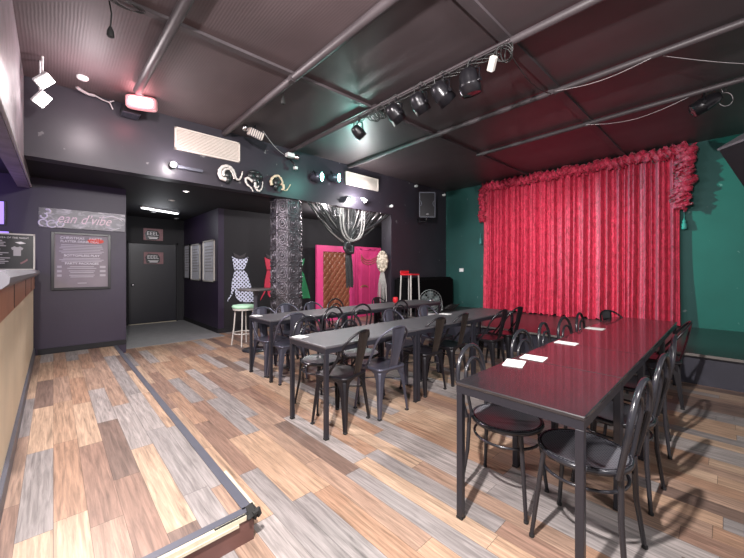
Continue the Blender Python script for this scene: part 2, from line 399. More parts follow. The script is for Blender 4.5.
# ------------------------------------------------------------------ ceiling pipes
def pipe(pts, r, label, brackets=()):
    loc = V(pts[0]); t = thing('ceiling_pipe', label, 'pipe', loc, group='black pipes across the ceiling')
    m = MB().tube(pts, r, 12).shift(loc); m.build('pipe', M_pipe, t)
    for b_ in brackets:
        b_ = V(b_)
        MB().box(b_.x-.03, b_.x+.03, b_.y-.03, b_.y+.03, b_.z-r-.004, H).shift(loc).build('clip', M_pipe, t)
    return t
zc = 3.488
pipe([(1.6,.75,zc-.03),(-2.9,.75,zc-.03),(-4.78,.72,zc-.02)], .045, 'short black pipe ending at the emergency light', [(-3.9,.75,zc)])
pipe([(1.9,1.92,zc),(-5.41,1.94,zc)], .042, 'long black pipe meeting the bulkhead beside the first grille', [(-1.4,1.92,zc),(-3.32,1.92,zc)])
pipe([(1.9,3.09,zc),(-5.41,3.10,zc)], .038, 'black pipe carrying the row of stage lamps', [(-1.45,3.09,zc),(-3.2,3.09,zc)])
pipe([(2.4,4.24,zc),(-5.41,4.45,zc)], .036, 'pale-lit pipe ending above the second grille', [(-1.45,4.33,zc),(-3.1,4.4,zc)])
pipe([(2.4,5.5,zc),(-3.20,5.72,zc)], .034, 'pipe nearest the red curtain', [(-1.4,5.65,zc)])
def batten(x0, y0, x1, y1, w, label):
    t = tag(MB().loft([[V((x0-w,y0,H)),V((x0+w,y0,H)),V((x0+w,y0,H-.03)),V((x0-w,y0,H-.03))],[V((x1-w,y1,H)),V((x1+w,y1,H)),V((x1+w,y1,H-.03)),V((x1-w,y1,H-.03))]], smooth=False).build('ceiling_batten', M_pipe), label, 'batten', 'ceiling battens')
    return t
batten(-3.36, -.24, -3.15, 7.9, .035, 'ceiling batten crossing the pipes nearer the bulkhead')
batten(-1.47, -.24, -1.37, 7.9, .05, 'ceiling batten running to the middle of the curtain')

# ------------------------------------------------------------------ tables
def make_table(L, Wd, label, loc, tm=None):
    # local: x from 0..Wd, y from 0..L, top at .75
    t = thing('dining_table', label, 'table', loc, group='black rectangular tables')
    MB().rbox(0, Wd, 0, L, .73, .75, .004).build('tabletop', tm or M_top, t)
    a = .004
    MB().box(a, a+.03, a, L-a, .69, .7295).box(Wd-a-.03, Wd-a, a, L-a, .69, .7295).box(a+.03, Wd-a-.03, a, a+.03, .69, .7295).box(a+.03, Wd-a-.03, L-a-.03, L-a, .69, .7295).build('apron', M_tframe, t)
    for x in (a, Wd-a-.034):
        for y in (a, L-a-.034):
            l = MB().rbox(x, x+.034, y, y+.034, .012, .69, .003).build('leg', M_tframe, t)
            MB().box(x-.001, x+.035, y-.001, y+.035, 0, .012).build('rubber_foot', M_rub, l)
    return t
make_table(.742, .622, 'black table with a maroon sheen nearest the camera, four in its row', (-1.033,1.61,0))
make_table(.742, .622, 'second table from the camera in the row pointing at the curtain', (-1.033,2.354,0))
make_table(1.125, .622, 'third table from the camera in the row pointing at the curtain', (-1.033,3.098,0))
make_table(1.125, .622, 'table at the curtain end of the right-hand row', (-1.033,4.225,0))
make_table(1.165, .57, 'table at the near end of the middle row, white card on its corner', (-2.768,1.572,0), M_topg)
make_table(1.13, .57, 'middle table of the middle row, double legs at its near corner', (-2.768,2.739,0), M_topg)
make_table(1.13, .57, 'table at the stage end of the middle row', (-2.768,3.871,0), M_topg)
make_table(1.165, .61, 'table at the near end of the far row, by the mint stool', (-4.392,1.895,0), M_topg)
make_table(1.165, .61, 'middle table of the far row in front of the pink doors', (-4.392,3.062,0), M_topg)
make_table(1.165, .61, 'table at the stage end of the far row, red pot on it', (-4.392,4.229,0), M_topg)

def card(u, v, rz, label, w=.15, h=.105, z=.7503):
    t = tag(MB().rbox(-w/2, w/2, -h/2, h/2, 0, .004, .001).build('menu_card', M_paper), label, 'card', 'white cards on the tables')
    t.location = (u, v, z); t.rotation_euler = (0,0,rz); return t
card(-.965, 2.20, .25, 'white card on the nearest right-row table, before the first seam', .12, .17)
card(-.93, 2.43, .1, 'white card just beyond the first table seam of the right row', .15, .13)
card(-.93, 3.12, 0, 'white card at the second seam of the right row', .16, .10)
card(-.95, 4.10, 0, 'white card farthest along the right row, near the curtain', .16, .12)
card(-2.69, 1.64, .2, 'white card on the near corner of the middle row', .12, .10)
card(-4.30, 1.96, .1, 'white card on the near corner of the far row', .14, .10)
card(-2.68, 3.93, .1, 'white card two tables along the middle row', .14, .12)

# ------------------------------------------------------------------ bentwood-style chair (faces +X)
def arc(c, r, a0, a1, n, f):
    return [f(c, r, a0+(a1-a0)*i/n) for i in range(n+1)]
def make_bentwood(loc, rz, label):
    t = thing('bentwood_chair', label, 'chair', loc, rz, 'round-seat black chairs')
    R = .203
    MB().lathe([(.0005,.440),(R-.02,.440),(R,.447),(R+.004,.458),(R-.004,.468),(R-.02,.466),(R-.03,.461),(.0005,.458)], 32).build('seat', M_perf, t)
    MB().lathe([(R-.022,.462),(R-.012,.4695),(R+.002,.466),(R+.007,.454),(R+.002,.442),(R-.012,.438)], 32, caps=False).build('seat_rim', M_bent, t)
    for y in (-1, 1):   # front legs
        l = MB().tube([(.135,y*.135,.445),(.15,y*.15,.30),(.178,y*.178,.012)], [.013,.012,.0105], 10).build('leg', M_bent, t)
        MB().lathe([(.013,0),(.013,.014)], 10, (.178,y*.178,0)).build('rubber_foot', M_rub, l)
    for y in (-1, 1):
        l = MB().tube([(-.185,y*.115,.46),(-.19,y*.13,.25),(-.215,y*.168,.012)], [.013,.0125,.0105], 10).build('leg', M_bent, t)
        MB().lathe([(.013,0),(.013,.014)], 10, (-.216,y*.169,0)).build('rubber_foot', M_rub, l)
    def loop(hw, z0, ztop, x0, x1, r, name):
        pts = []; zs = ztop-hw*1.05
        for i in range(5):
            k = i/5; pts.append((x0+(x1-x0)*k*.75, -hw*(.86+.14*math.sin(k*PI/2)), z0+(zs-z0)*k))
        for i in range(15):
            a = PI*i/14; k = .75+.25*math.sin(a)
            pts.append((x0+(x1-x0)*k, -hw*math.cos(a), zs+hw*1.05*math.sin(a)))
        for i in range(5):
            k = (4-i)/5; pts.append((x0+(x1-x0)*k*.75, hw*(.86+.14*math.sin(k*PI/2)), z0+(zs-z0)*k))
        MB().tube(pts, r, 10).build(name, M_bent, t)
    loop(.178, .455, .865, -.185, -.245, .0135, 'back_frame')
    loop(.115, .455, .785, -.178, -.222, .0105, 'inner_loop')
    MB().tube([(.188*math.cos(a), .188*math.sin(a), .362) for a in [2*PI*i/28 for i in range(28)]], .008, 8, closed=True).build('ring_stretcher', M_bent, t)
    return t

# ------------------------------------------------------------------ pressed-metal cafe chair (faces +X)
def rsq(h, r, z, n=5, yc=1):
    out = []
    for (sx, sy, a0) in ((1,1,0),(-1,1,PI/2),(-1,-1,PI),(1,-1,1.5*PI)):
        for i in range(n+1):
            a = a0+PI/2*i/n
            out.append(V((sx*(h-r)+r*math.cos(a), (sy*(h-r)+r*math.sin(a))*yc, z)))
    return out
def make_tolix(loc, rz, label, mat, slatmat=None, group='pressed-metal cafe chairs'):
    t = thing('metal_cafe_chair', label, 'chair', loc, rz, group)
    MB().loft([rsq(.168,.05,.425), rsq(.177,.055,.430), rsq(.178,.055,.446), rsq(.172,.052,.4525), rsq(.150,.045,.4515), rsq(.10,.03,.447)]).build('seat', mat, t)
    for sx in (1,-1):
        for sy in (1,-1):
            # folded sheet leg, broad at the seat and narrow at the foot
            rings = []
            for z, o, w in ((.440,.150,.105),(.40,.158,.082),(.34,.164,.056),(.24,.172,.042),(.12,.182,.034),(.012,.190,.026)):
                th = .006; c = .018*w/.08
                P_ = [(o,o-w),(o,o-c),(o-c,o),(o-w,o),(o-w,o-th),(o-c-th*.4,o-th),(o-th,o-c-th*.4),(o-th,o-w)]
                rings.append([V((sx*a, sy*b_, z)) for a, b_ in P_])
            l = MB().loft(rings, smooth=False).build('leg', mat, t)
            MB().rbox(sx*.178-.016, sx*.178+.016, sy*.178-.016, sy*.178+.016, 0, .016, .004).build('rubber_foot', M_rub, l)
    # arched aprons between the legs
    m = MB()
    for k in range(4):
        Rm = Matrix.Rotation(k*PI/2, 4, 'Z'); top = []; bot = []
        for i in range(11):
            y = -.145+.29*i/10; top.append(V((.171,y,.432))); bot.append(V((.166,y,.432-.012-.075*(abs(y)/.145)**2.5)))
        inn = [p-V((.004,0,0)) for p in bot]; int_ = [p-V((.004,0,0)) for p in top]
        m.loft([[Rm@a, Rm@b_, Rm@c, Rm@e] for a, b_, c, e in zip(top, bot, inn, int_)], smooth=False)
    m.build('apron', mat, t)
    MB().tube([(.14,.14,.30),(0,0,.315),(-.14,-.14,.30)], .006, 6).tube([(.14,-.14,.30),(0,0,.303),(-.14,.14,.30)], .006, 6).build('cross_brace', mat, t)
    # hoop: from mid-sides of the seat, sweeping back and up
    pts = [(.02,-.176,.44)]
    for i in range(21):
        a = PI*i/20
        pts.append((-.10-.115*math.sin(a)**.8-.03*math.sin(a), -.198*math.cos(a)*(1 if abs(math.cos(a))<.9 else .97), .62+.22*math.sin(a)**.75 if 0 < i < 20 else .60))
    pts.append((.02,.176,.44))
    MB().tube(pts, .0115, 8).build('back_hoop', mat, t)
    # central slat, wider at the top, leaning back
    rings = []
    for z, x, w in ((.44,-.160,.052),(.50,-.178,.054),(.62,-.206,.062),(.74,-.230,.072),(.838,-.246,.080)):
        rings.append([V((x-.003,-w,z)),V((x+.006,-w*.5,z)),V((x+.006,w*.5,z)),V((x-.003,w,z)),V((x-.008,w,z)),V((x,w*.5,z)),V((x,-w*.5,z)),V((x-.008,-w,z))])
    MB().loft(rings, smooth=False).build('back_slat', slatmat or mat, t)
    return t

# right row: four chairs on the open side, five plus one on the other
bw = make_bentwood((-.505,1.95,0), PI-.05, 'glossy round-seat chair on the open side of the nearest table')
dup(bw, (-.50,2.60,0), PI-.06, 'second round-seat chair along the open side of the right row')
dup(bw, (-.52,3.38,0), PI+.10, 'third round-seat chair along the open side of the right row')
dup(bw, (-.935,2.02,0), .05, 'round-seat chair tucked under the nearest table, back toward the middle row')
dup(bw, (-.935,2.80,0), -.06, 'round-seat chair at the second table of the right row, dark back beyond two cards')
dup(bw, (-.955,3.37,0), .08, 'round-seat chair before the second-seam card of the right row')
dup(bw, (-.935,3.86,0), -.05, 'round-seat chair between the second-seam card and the far card of the right row')
dup(bw, (-.93,4.40,0), .05, 'round-seat chair beside the farthest card, below the red curtain')
tk = make_tolix((-.50,4.62,0), PI+.1, 'black slat-backed metal chair on the open side nearest the stage', M_blk)
dup(tk, (-.86,5.06,0), -.5, 'black slat-backed metal chair at the curtain end behind the far card')
# middle row, near side
make_tolix((-2.40,1.885,0), PI+.26, 'metal chair with bronze slat and dark legs at the near end of middle row', M_blk, M_brown)
g = make_tolix((-2.335,2.33,0), PI-.05, 'gunmetal metal chair second along the near side of middle row', M_gun)
tb = make_tolix((-2.40,3.07,0), PI-.02, 'dark metal chair just beyond the paired table legs of middle row', M_blk, M_brown)
dup(tb, (-2.40,3.55,0), PI+.08, 'dark metal chair between the paired legs and red-lit chairs')
dup(tk, (-2.25,4.27,0), PI+.05, 'black metal chair with red-lit seat, nearer of two by the stage')
dup(tk, (-2.25,4.77,0), PI-.05, 'black metal chair with red-lit seat, hindmost of two by the stage')
# middle row, far side
dup(bw, (-2.83,1.97,0), .04, 'round-seat chair tucked under the near end of middle row from behind')
dup(bw, (-2.75,2.44,0), -.06, 'round-seat chair second on the back side of middle row')
dup(g, (-2.80,3.20,0), .05, 'gunmetal metal chair on the back side of middle row, slat above table')
dup(g, (-2.80,3.90,0), -.08, 'gunmetal metal chair on the back side of middle row below the fan')
# far row, near side
dup(g, (-3.80,2.13,0), PI-.06, 'gunmetal metal chair on near side of the far row end table')
dup(bw, (-3.88,2.72,0), PI+.05, 'round-seat chair in front of quilted pink door, first along far row')
dup(bw, (-3.86,3.25,0), PI-.08, 'round-seat chair below plain pink door, second along far row')
dup(bw, (-3.88,4.10,0), PI-.03, 'round-seat chair on the near side of the far row by the stage end')
# far row, far side
dup(g, (-4.215,2.12,0), .06, 'gunmetal metal chair on the back side of far row by the mint stool')
dup(g, (-4.40,2.56,0), -.05, 'gunmetal metal chair in front of the pressed-tin column')
dup(g, (-4.36,3.02,0), .07, 'gunmetal metal chair just past the column, before the green dress')
dup(bw, (-4.36,3.50,0), .04, 'round-seat chair on the back side of far row at quilted door')
dup(tk, (-4.30,4.42,0), 0, 'black metal chair on the back side of far row at plain pink door')

# ------------------------------------------------------------------ red curtain
def fold(x):
    a = math.sin(x*38+2.4*math.sin(x*3.1)); b_ = math.sin(x*71+1.9*math.sin(x*5.3)+1)
    return .055*a+.034*b_+.016*math.sin(x*17+.7)-.022*max(0, math.sin(x*55+3*math.sin(x*2.3)))**6
t = thing('stage_curtain', 'crushed red velvet curtain with a ruffled top hung above the stage', 'curtain', (-2.38,7.86,.372))
nx, nz = 620, 26; X0, X1 = -4.20, -.57; m = MB(); vs = []
for j in range(nz+1):
    k = j/nz; z = .385+(3.40-.385)*k
    for i in range(nx+1):
        u = i/nx; x = X0+(X1-X0)*u
        wob = .02*math.sin(x*7+k*2.0)+.012*math.sin(x*23-k*3)
        amp = (1.15-.45*k)
        hem = .018*math.sin(x*31)+.012*math.sin(x*83+1) if j == 0 else 0
        flare = .012*math.sin(k*9+x*13)*(1-k)
        vs.append((x+wob*(1-k)*.9+.38*0, 7.86-.012+fold(x+wob*(1-k)*.6)*amp+flare-.05*(1-k)**4, z+hem))
fs = [(j*(nx+1)+i, j*(nx+1)+i+1, (j+1)*(nx+1)+i+1, (j+1)*(nx+1)+i) for j in range(nz) for i in range(nx)]
m.add(vs, fs, True).shift((-2.38,7.86,.372)).build('drape', M_velvet, t)
def ruffle(path, w, name, n=260, seed=1):
    rnd = random.Random(seed); ph = [rnd.uniform(0,6) for _ in range(6)]; m = MB(); rings = []
    for i in range(n+1):
        s_ = i/n; p = V(path(s_)); q = V(path(min(1, s_+.001)))-V(path(max(0, s_-.001))); tng = q.normalized(); nn = V((0,-1,0)); sd = tng.cross(nn)
        a = s_*n/260*150; ring = []
        for k in range(15):
            th = 2*PI*k/15
            rr = w*(1+.28*math.sin(a*1.7+th*2+ph[0])+.24*math.sin(a*.83+th*3+ph[1])+.20*math.sin(a*2.9-th*4+ph[2])+rnd.uniform(-.14,.14))
            ring.append(p+sd*(rr*math.cos(th)*1.15)+nn*(rr*math.sin(th)*.8)+tng*(w*.5*math.sin(th*3+a)))
        rings.append(ring)
    m.loft(rings, smooth=True).shift((-2.38,7.86,.372)).build(name, M_velvet, t)
ruffle(lambda s_: (-4.20+3.70*s_, 7.80, 3.405+.025*math.sin(s_*40)), .075, 'top_ruffle', 420, 2)
ruffle(lambda s_: (-.50+.02*math.sin(s_*15)-.10*s_**3, 7.79, 3.42-1.00*s_), .088, 'side_ruffle', 130, 3)
ruffle(lambda s_: (-4.225+.02*math.sin(s_*14), 7.80, 3.40-.83*s_), .062, 'side_ruffle', 110, 4)
MB().tube([(-4.3,7.93,3.44),(-.42,7.93,3.44)], .018, 10).shift((-2.38,7.86,.372)).build('rod', M_pipe, t)
def tassel(x, z0, z1, label):
    t = thing('curtain_tassel', label, 'tassel', (x,7.93,z0), group='tie-back tassels beside the curtain')
    L = z0-z1
    MB().tube([(0,.045,.0),(0,-.02,-.02),(0,-.03,-L*.45)], .007, 8).build('cord', M_teal, t)
    MB().lathe([(.012,0),(.03,-.03),(.024,-.06),(.034,-.075),(.042,-L*.5),(.03,-L*.55)], 14, (0,-.03,-L*.42)).build('fringe', M_teal, t)
tassel(-.52, 2.36, 2.05, 'teal tassel hanging at the right edge of the curtain')
tassel(-4.33, 2.30, 2.0, 'dark tassel hanging at the left edge of the curtain')

# ------------------------------------------------------------------ ornate column
cx, cy = -5.74, 3.20
t = thing('ornate_column', 'eight-sided column wrapped in embossed pressed tin beneath the bulkhead', 'column', (cx,cy,0)); t['kind'] = 'thing'
R = .285; oct8 = lambda r, z: [V((r*math.cos(PI/8+PI/4*k), r*math.sin(PI/8+PI/4*k), z)) for k in range(8)]
MB().loft([oct8(R,0), oct8(R,2.648)], smooth=False).build('shaft', M_tin, t)
m = MB(); ap = R*math.cos(PI/8); fw = 2*R*math.sin(PI/8)
for k in range(8):
    a = PI/4*k
    nrm = V((math.cos(a), math.sin(a), 0)); tg = V((-math.sin(a), math.cos(a), 0))
    if nrm.dot(V((5.74,-3.2,0)).normalized()) < -.25: continue
    for j in range(9):
        zc_ = .15+j*.294; c = nrm*ap+V((0,0,zc_)); up = V((0,0,1))
        el = lambda ra, rb, r, off=0, cc=c, n_=nrm: MB.tube(m, [cc+n_*(.004+off)+tg*(ra*math.cos(q))+up*(rb*math.sin(q)) for q in [2*PI*i/14 for i in range(14)]], r, 6, closed=True)
        el(fw*.40, .112, .012); el(fw*.23, .066, .010, .006)
        m.ball(c+nrm*.006, .028, .028, .034, 8, 6)
        for sx in (-1,1):
            for sz in (-1,1):
                m.tube([c+tg*(sx*fw*.42)+up*(sz*.135)+nrm*.003, c+tg*(sx*fw*.30)+up*(sz*.10)+nrm*.02, c+tg*(sx*fw*.18)+up*(sz*.125)+nrm*.006], [.012,.016,.008], 6)
        m.tube([c+tg*(-fw*.5)+up*.147, c+tg*(fw*.5)+up*.147], .008, 6)
m.build('embossing', M_tin, t)

# ------------------------------------------------------------------ dress cutouts on the alcove wall
DR = {'body': [(-.184,.70),(-.10,.66),(-.007,.641),(.09,.66),(.185,.697),(.15,.56),(.082,.41),(.082,.393),(.156,.312),(.25,.02),(.353,-.329),(.15,-.325),(-.007,-.297),(-.08,-.22),(-.106,-.16),(-.126,.019),(-.15,-.08),(-.196,-.155),(-.288,-.306),(-.27,-.24),(-.203,-.116),(-.18,.158),(-.133,.354),(-.133,.41),(-.16,.56)],
      'collar': [(-.165,.787),(-.10,.76),(-.005,.715),(.09,.76),(.135,.797),(.10,.70),(-.007,.655),(-.12,.70)], 'belt': [(-.136,.392),(.085,.392),(.09,.412),(-.138,.412)]}
def dress(y, z, mat, label):
    t = thing('dress_cutout', label, 'wall decoration', (-7.488,y,z), group='flat dress cutouts on the alcove wall')
    MB().prism(DR['body'], 0, .014).build('gown', mat, t)
    MB().prism(DR['collar'], 0, .012).build('collar', M_collar, t)
    MB().prism(DR['belt'], .0145, .018).build('belt', M_ink, t)
dress(3.03, .950, M_dot, 'white and navy polka-dot dress cutout on the dark wall')
dress(3.79, .950, M_reddress, 'red dress cutout half hidden by the column')
dress(4.51, .950, M_greendress, 'green dress cutout right of the column')

# ------------------------------------------------------------------ pink doors
t = thing('pink_doors', 'pair of hot pink theatre doors, one quilted brown, in the alcove', 'doors', (-7.30,6.08,0))
def px(m): return m.shift((-7.30,6.08,0))
# each leaf stands slightly folded: built flat along Y
px(MB().box(-7.34,-7.28,4.93,5.13,0,2.0).box(-7.34,-7.28,6.03,6.22,0,2.0).box(-7.34,-7.28,5.13,6.03,1.84,2.0).box(-7.34,-7.28,5.13,6.03,0,.2)).build('door_frame', M_pink, t)
# quilt
m = MB(); vs = []; nq = 90; nr = 160
for j in range(nr+1):
    for i in range(nq+1):
        y = 5.13+.90*i/nq; z = .20+1.64*j/nr
        a = (y/.085+z/.105); b_ = (y/.085-z/.105)
        hgt = (abs(math.sin(a*PI/2))*abs(math.sin(b_*PI/2)))**.5
        vs.append((-7.315+.03*hgt, y, z))
px(m.add(vs, [(j*(nq+1)+i, j*(nq+1)+i+1, (j+1)*(nq+1)+i+1, (j+1)*(nq+1)+i) for j in range(nr) for i in range(nq)], True)).build('quilted_panel', M_quilt, t)
m = MB()
for k in range(-14, 34):
    for sgn in (1,):
        pts = []
        for i in range(41):
            y = 5.13+.90*i/40; z = sgn*(y-5.13)*(.105/.085)+k*.105*2*.5+.02
            if .21 < z < 1.83: pts.append((-7.309,y,z))
        if len(pts) > 2: m.tube(pts, .007, 5)
px(m).build('gilt_piping', M_gold, t)
px(MB().box(-7.34,-7.285,6.23,7.27,0,2.02)).build('door_leaf', M_pinkd, t)
m = MB()
for y in (6.27, 6.42, 6.47, 6.80, 7.0, 7.22): m.box(-7.285,-7.272,y-.02,y+.02,.05,1.97)
m.box(-7.285,-7.272,6.27,7.22,1.93,1.97).box(-7.285,-7.278,6.82,7.2,.1,1.9)
px(m).build('raised_moulding', M_pink, t)
m = MB()
for zo in (0,.05,.10):
    m.tube([(-7.268,6.44+.76*i/20,1.80-zo*1.3-.16*math.sin(PI*(i/20)**.7)) for i in range(21)], .010, 6)
    m.tube([(-7.268,6.42+.30*i/12,.86-zo*.3+.05*math.sin(PI*i/12)) for i in range(13)], .006, 6)
px(m).build('painted_swag', M_gold, t)

# ------------------------------------------------------------------ black strand drape gathered with a tail
t = thing('strand_drape', 'black and silver strand curtain gathered into a hanging tail under the bulkhead', 'drape', (-5.47,4.5,1.9))
off = (-5.47,4.5,1.9); rnd = random.Random(5)
mb = MB(); mw = MB()
for i in range(78):
    u = i/77; y = 3.45+2.2*u; g_ = V((-5.47+rnd.uniform(-.03,.03), 4.46+rnd.uniform(-.05,.05), 1.88+rnd.uniform(-.03,.05)))
    p0 = V((-5.47+rnd.uniform(-.04,.04), y, 2.645)); sag = rnd.uniform(.02,.16)*(1 if u < .6 else .9)
    pts = [p0.lerp(g_, k/8)+V((0,0,-sag*math.sin(PI*k/8)*(.3+abs(u-.45))))+V((rnd.uniform(-.01,.01),0,0)) for k in range(9)]
    (mw if (rnd.random() < (.26 if .35 < u < .75 else .06)) else mb).tube(pts, rnd.uniform(.006,.014), 5)
for s_, hz in ((4.55,1.96),(4.62,1.98)):     # looped pale strands
    mw.tube([(-5.44, s_+.30*math.cos(PI*k/14), 2.62-(2.62-hz)*math.sin(PI*k/14)**.55) for k in range(15)], .018, 6)
mb.tube([(-5.46,5.68-.85*k/10,2.63-.48*(k/10)**.9) for k in range(11)], .03, 6)
mb.shift(off).build('black_strands', M_strand, t); mw.shift(off).build('silver_strands', M_strandw, t)
MB().ball((-5.47,4.46,1.86), .07, .10, .09, 12, 8).tube([(-5.43,4.40,1.9),(-5.38,4.33,1.80),(-5.40,4.43,1.70),(-5.41,4.55,1.72),(-5.42,4.56,1.86)], .045, 8).shift(off).build('knot', M_strand, t)
m = MB()
for i in range(46):
    y = 4.43+.16*rnd.random(); x = -5.47+.08*(rnd.random()-.5)
    m.tube([(x,4.46+(y-4.46)*.5,1.84),(x,y,1.5),(x+.01,y+.02,.98+rnd.uniform(0,.08))], .010, 5)
m.shift(off).build('tail', M_strand, t)

# carved head ornament on a stand
t = thing('carved_mask', 'pale carved mask on a dark post trailing white ribbons by the alcove edge', 'ornament', (-5.56,5.59,0), -.75)
MB().lathe([(.12,0),(.12,.02),(.02,.04),(.016,1.3)], 16).build('post', M_ink, t)
m = MB().ball((0,0,1.55), .10, .135, .26, 18, 12)
for k in range(10):
    a = 2*PI*k/10; m.ball((.06,.105*math.cos(a),1.55+.21*math.sin(a)), .032,.035,.045, 8, 6)
m.ball((.10,0,1.54), .03,.025,.06, 8, 6).ball((.09,-.045,1.60), .02,.03,.02, 8, 6).ball((.09,.045,1.60), .02,.03,.02, 8, 6).ball((.085,0,1.44), .025,.05,.02, 8, 6)
m.build('carved_face', M_mask, t)
m = MB()
for k in range(9):
    y = -.09+.18*k/8; m.tube([(.02,y*.4,1.30),(.04,y,1.0),(.05+.01*math.sin(k),y*1.15+.02*math.sin(k*2),.62)], .009, 5)
m.build('ribbons', M_strandw, t)

# ------------------------------------------------------------------ stage corner: draped booth, stool, fan, cables
tag(MB().rbox(-5.40,-5.0,5.80,7.72,.372,1.17,.06).build('draped_booth', M_cloth), 'black cloth-covered booth in the stage corner under the loudspeaker', 'booth')
t = thing('bar_stool', 'tall dark bar stool with red seat in front of the black booth', 'stool', (-4.78,5.66,.372))
MB().rbox(-.16,.16,-.15,.15,.865,.90,.012).build('seat_cushion', M_red, t)
m = MB()
for x in (-.145,.145):
    for y in (-.135,.135):
        MB().tube([(x*.95,y*.95,.865),(x*1.12,y*1.12,0)], .016, 8).build('leg', M_offwhite, t)
MB().tube([(-.155,-.145,.3),(.155,-.145,.3),(.155,.145,.3),(-.155,.145,.3)], .010, 6, closed=True).build('footrest', M_offwhite, t)
MB().rbox(-.165,-.14,-.14,.14,.90,.965,.01).build('low_back', M_red, t)
fx, fy = -4.50, 6.02
t = thing('floor_fan', 'round caged floor fan standing on the stage before the booth', 'fan', (fx,fy,.372), math.atan2(-fy, -fx)+.15)
MB().lathe([(.17,0),(.17,.018),(.05,.03),(.02,.04)], 20, (-.03,0,0)).build('base', M_white, t)
MB().tube([(-.05,-.27,.30),(-.05,-.27,.10),(-.03,-.1,.025),(-.03,.1,.025),(-.05,.27,.10),(-.05,.27,.30)], .012, 8).build('bracket', M_fan, t)
m = MB(); fc = V((0,0,.305))
for r_, x in ((.245,0),(.245,.05),(.19,.075),(.13,.085),(.07,.09),(.19,-.03),(.10,-.05)):
    m.tube([fc+V((x,r_*math.cos(q),r_*math.sin(q))) for q in [2*PI*i/28 for i in range(28)]], .0045, 5, closed=True)
for k in range(24):
    q = 2*PI*k/24; c_, s_ = math.cos(q), math.sin(q)
    m.tube([fc+V((.092,.04*c_,.04*s_)), fc+V((.08,.17*c_,.17*s_)), fc+V((.05,.245*c_,.245*s_)), fc+V((0,.245*c_,.245*s_)), fc+V((-.05,.10*c_,.10*s_))], .0022, 4)
m.build('cage', M_fan, t)
MB().lathe([(.05,-.10),(.06,-.05),(.05,.0),(.035,.03)], 16, fc, (1,0,0)).build('motor', M_fan, t)
for k in range(5):
    Rm = Matrix.Translation(fc) @ Matrix.Rotation(2*PI*k/5, 4, 'X')
    MB().loft([[Rm@V((.015,-.02,.04)),Rm@V((.030,.03,.04)),Rm@V((.026,.03,.04)),Rm@V((.011,-.02,.04))],[Rm@V((-.01,-.07,.14)),Rm@V((.04,.07,.13)),Rm@V((.036,.07,.13)),Rm@V((-.014,-.07,.14))],[Rm@V((.0,-.05,.215)),Rm@V((.03,.06,.205)),Rm@V((.026,.06,.205)),Rm@V((-.004,-.05,.215))]]).build('blade', M_fanb, t)
MB().lathe([(.05,.092),(.045,.102),(.0005,.106)], 16, fc, (1,0,0)).build('badge', M_chrome, t)
m = MB()
for k in range(5):
    m.tube([(-4.78+.13*math.cos(a)*(1-.1*k)+.02*k, 7.15+.22*math.sin(a)+.03*k, .385+.02*k+.03*abs(math.sin(a*1.5))) for a in [2*PI*i/20 for i in range(20)]], .009, 6, closed=True)
tag(m.build('cable_coil', M_wire), 'coil of black cable lying on the stage by the booth', 'cable')
t = thing('candle_pot', 'small red glass pot at the stage end of the far row', 'pot', (-4.25,4.62,.7502))
MB().lathe([(.03,0),(.045,.02),(.05,.07),(.042,.10),(.038,.10),(.044,.07),(.04,.012)], 18).build('glass', M_red, t)
MB().lathe([(.03,.013),(.03,.05),(.002,.055)], 14).build('candle', M_paper, t)

# ------------------------------------------------------------------ high table and mint stool
t = thing('high_table', 'small round high table on a pole beside the column', 'table', (-5.52,2.50,0))
MB().lathe([(.0005,1.01),(.285,1.01),(.295,1.02),(.295,1.035),(.285,1.042),(.0005,1.042)], 36).build('tabletop', M_top if False else plain('worn_grey_top', (.07,.065,.065), .3), t)
MB().lathe([(.035,.03),(.035,.98),(.10,1.009)], 18).build('pole', M_trimg, t)
MB().lathe([(.22,0),(.22,.015),(.06,.035),(.036,.05)], 28).build('base', M_tframe, t)
t = thing('round_stool', 'backless stool with mint green seat and off-white legs', 'stool', (-6.05,2.52,0))
MB().lathe([(.0005,.665),(.19,.665),(.205,.68),(.207,.705),(.19,.722),(.0005,.728)], 30).build('seat', M_mint, t)
MB().lathe([(.19,.635),(.196,.664)], 30).build('seat_band', M_offwhite, t)
for k in range(4):
    a = PI/4+PI/2*k+.2
    MB().tube([(.15*math.cos(a),.15*math.sin(a),.64),(.17*math.cos(a),.17*math.sin(a),.35),(.215*math.cos(a),.215*math.sin(a),0)], .0125, 8).build('leg', M_offwhite, t)
MB().tube([(.188*math.cos(a),.188*math.sin(a),.22) for a in [2*PI*i/24 for i in range(24)]], .009, 6, closed=True).build('foot_ring', M_offwhite, t)

# ------------------------------------------------------------------ bar counter
t = thing('bar_counter', 'beige-fronted bar counter with reddish wood band and grey edge', 'counter', (-4.2,-.4,.137))
def bc(m): return m.shift((-4.2,-.4,.137))
bc(MB().box(-6.74,-2.0,-.75,-.205,.137,1.285)).build('front_panel', M_barf, t)
bc(MB().box(-6.745,-1.99,-.70,-.192,1.10,1.285)).build('fascia_band', M_copper, t)
m = MB()
for x in (-3.3,-4.6,-5.7): m.box(x-.004,x+.004,-.192,-.189,1.11,1.285)
bc(m).build('panel_joint', M_ink, t)
bc(MB().box(-6.745,-1.99,-.75,-.185,.137,.25)).build('kickboard', M_trimg, t)
bc(MB().rbox(-6.75,-1.97,-.80,-.150,1.287,1.362,.02)).build('counter_top', M_grey, t)
bc(MB().loft([[V((x,y,z)) for y,z in ((-.14,1.36),(-.125,1.335),(-.128,1.31),(-.15,1.288),(-.16,1.30),(-.16,1.355))] for x in (-6.2,-1.97)], smooth=False)).build('nosing', M_grey, t)
t = thing('menu_stand', 'black menu board in a pale frame standing on the bar', 'menu', (-5.60,-.37,1.362))
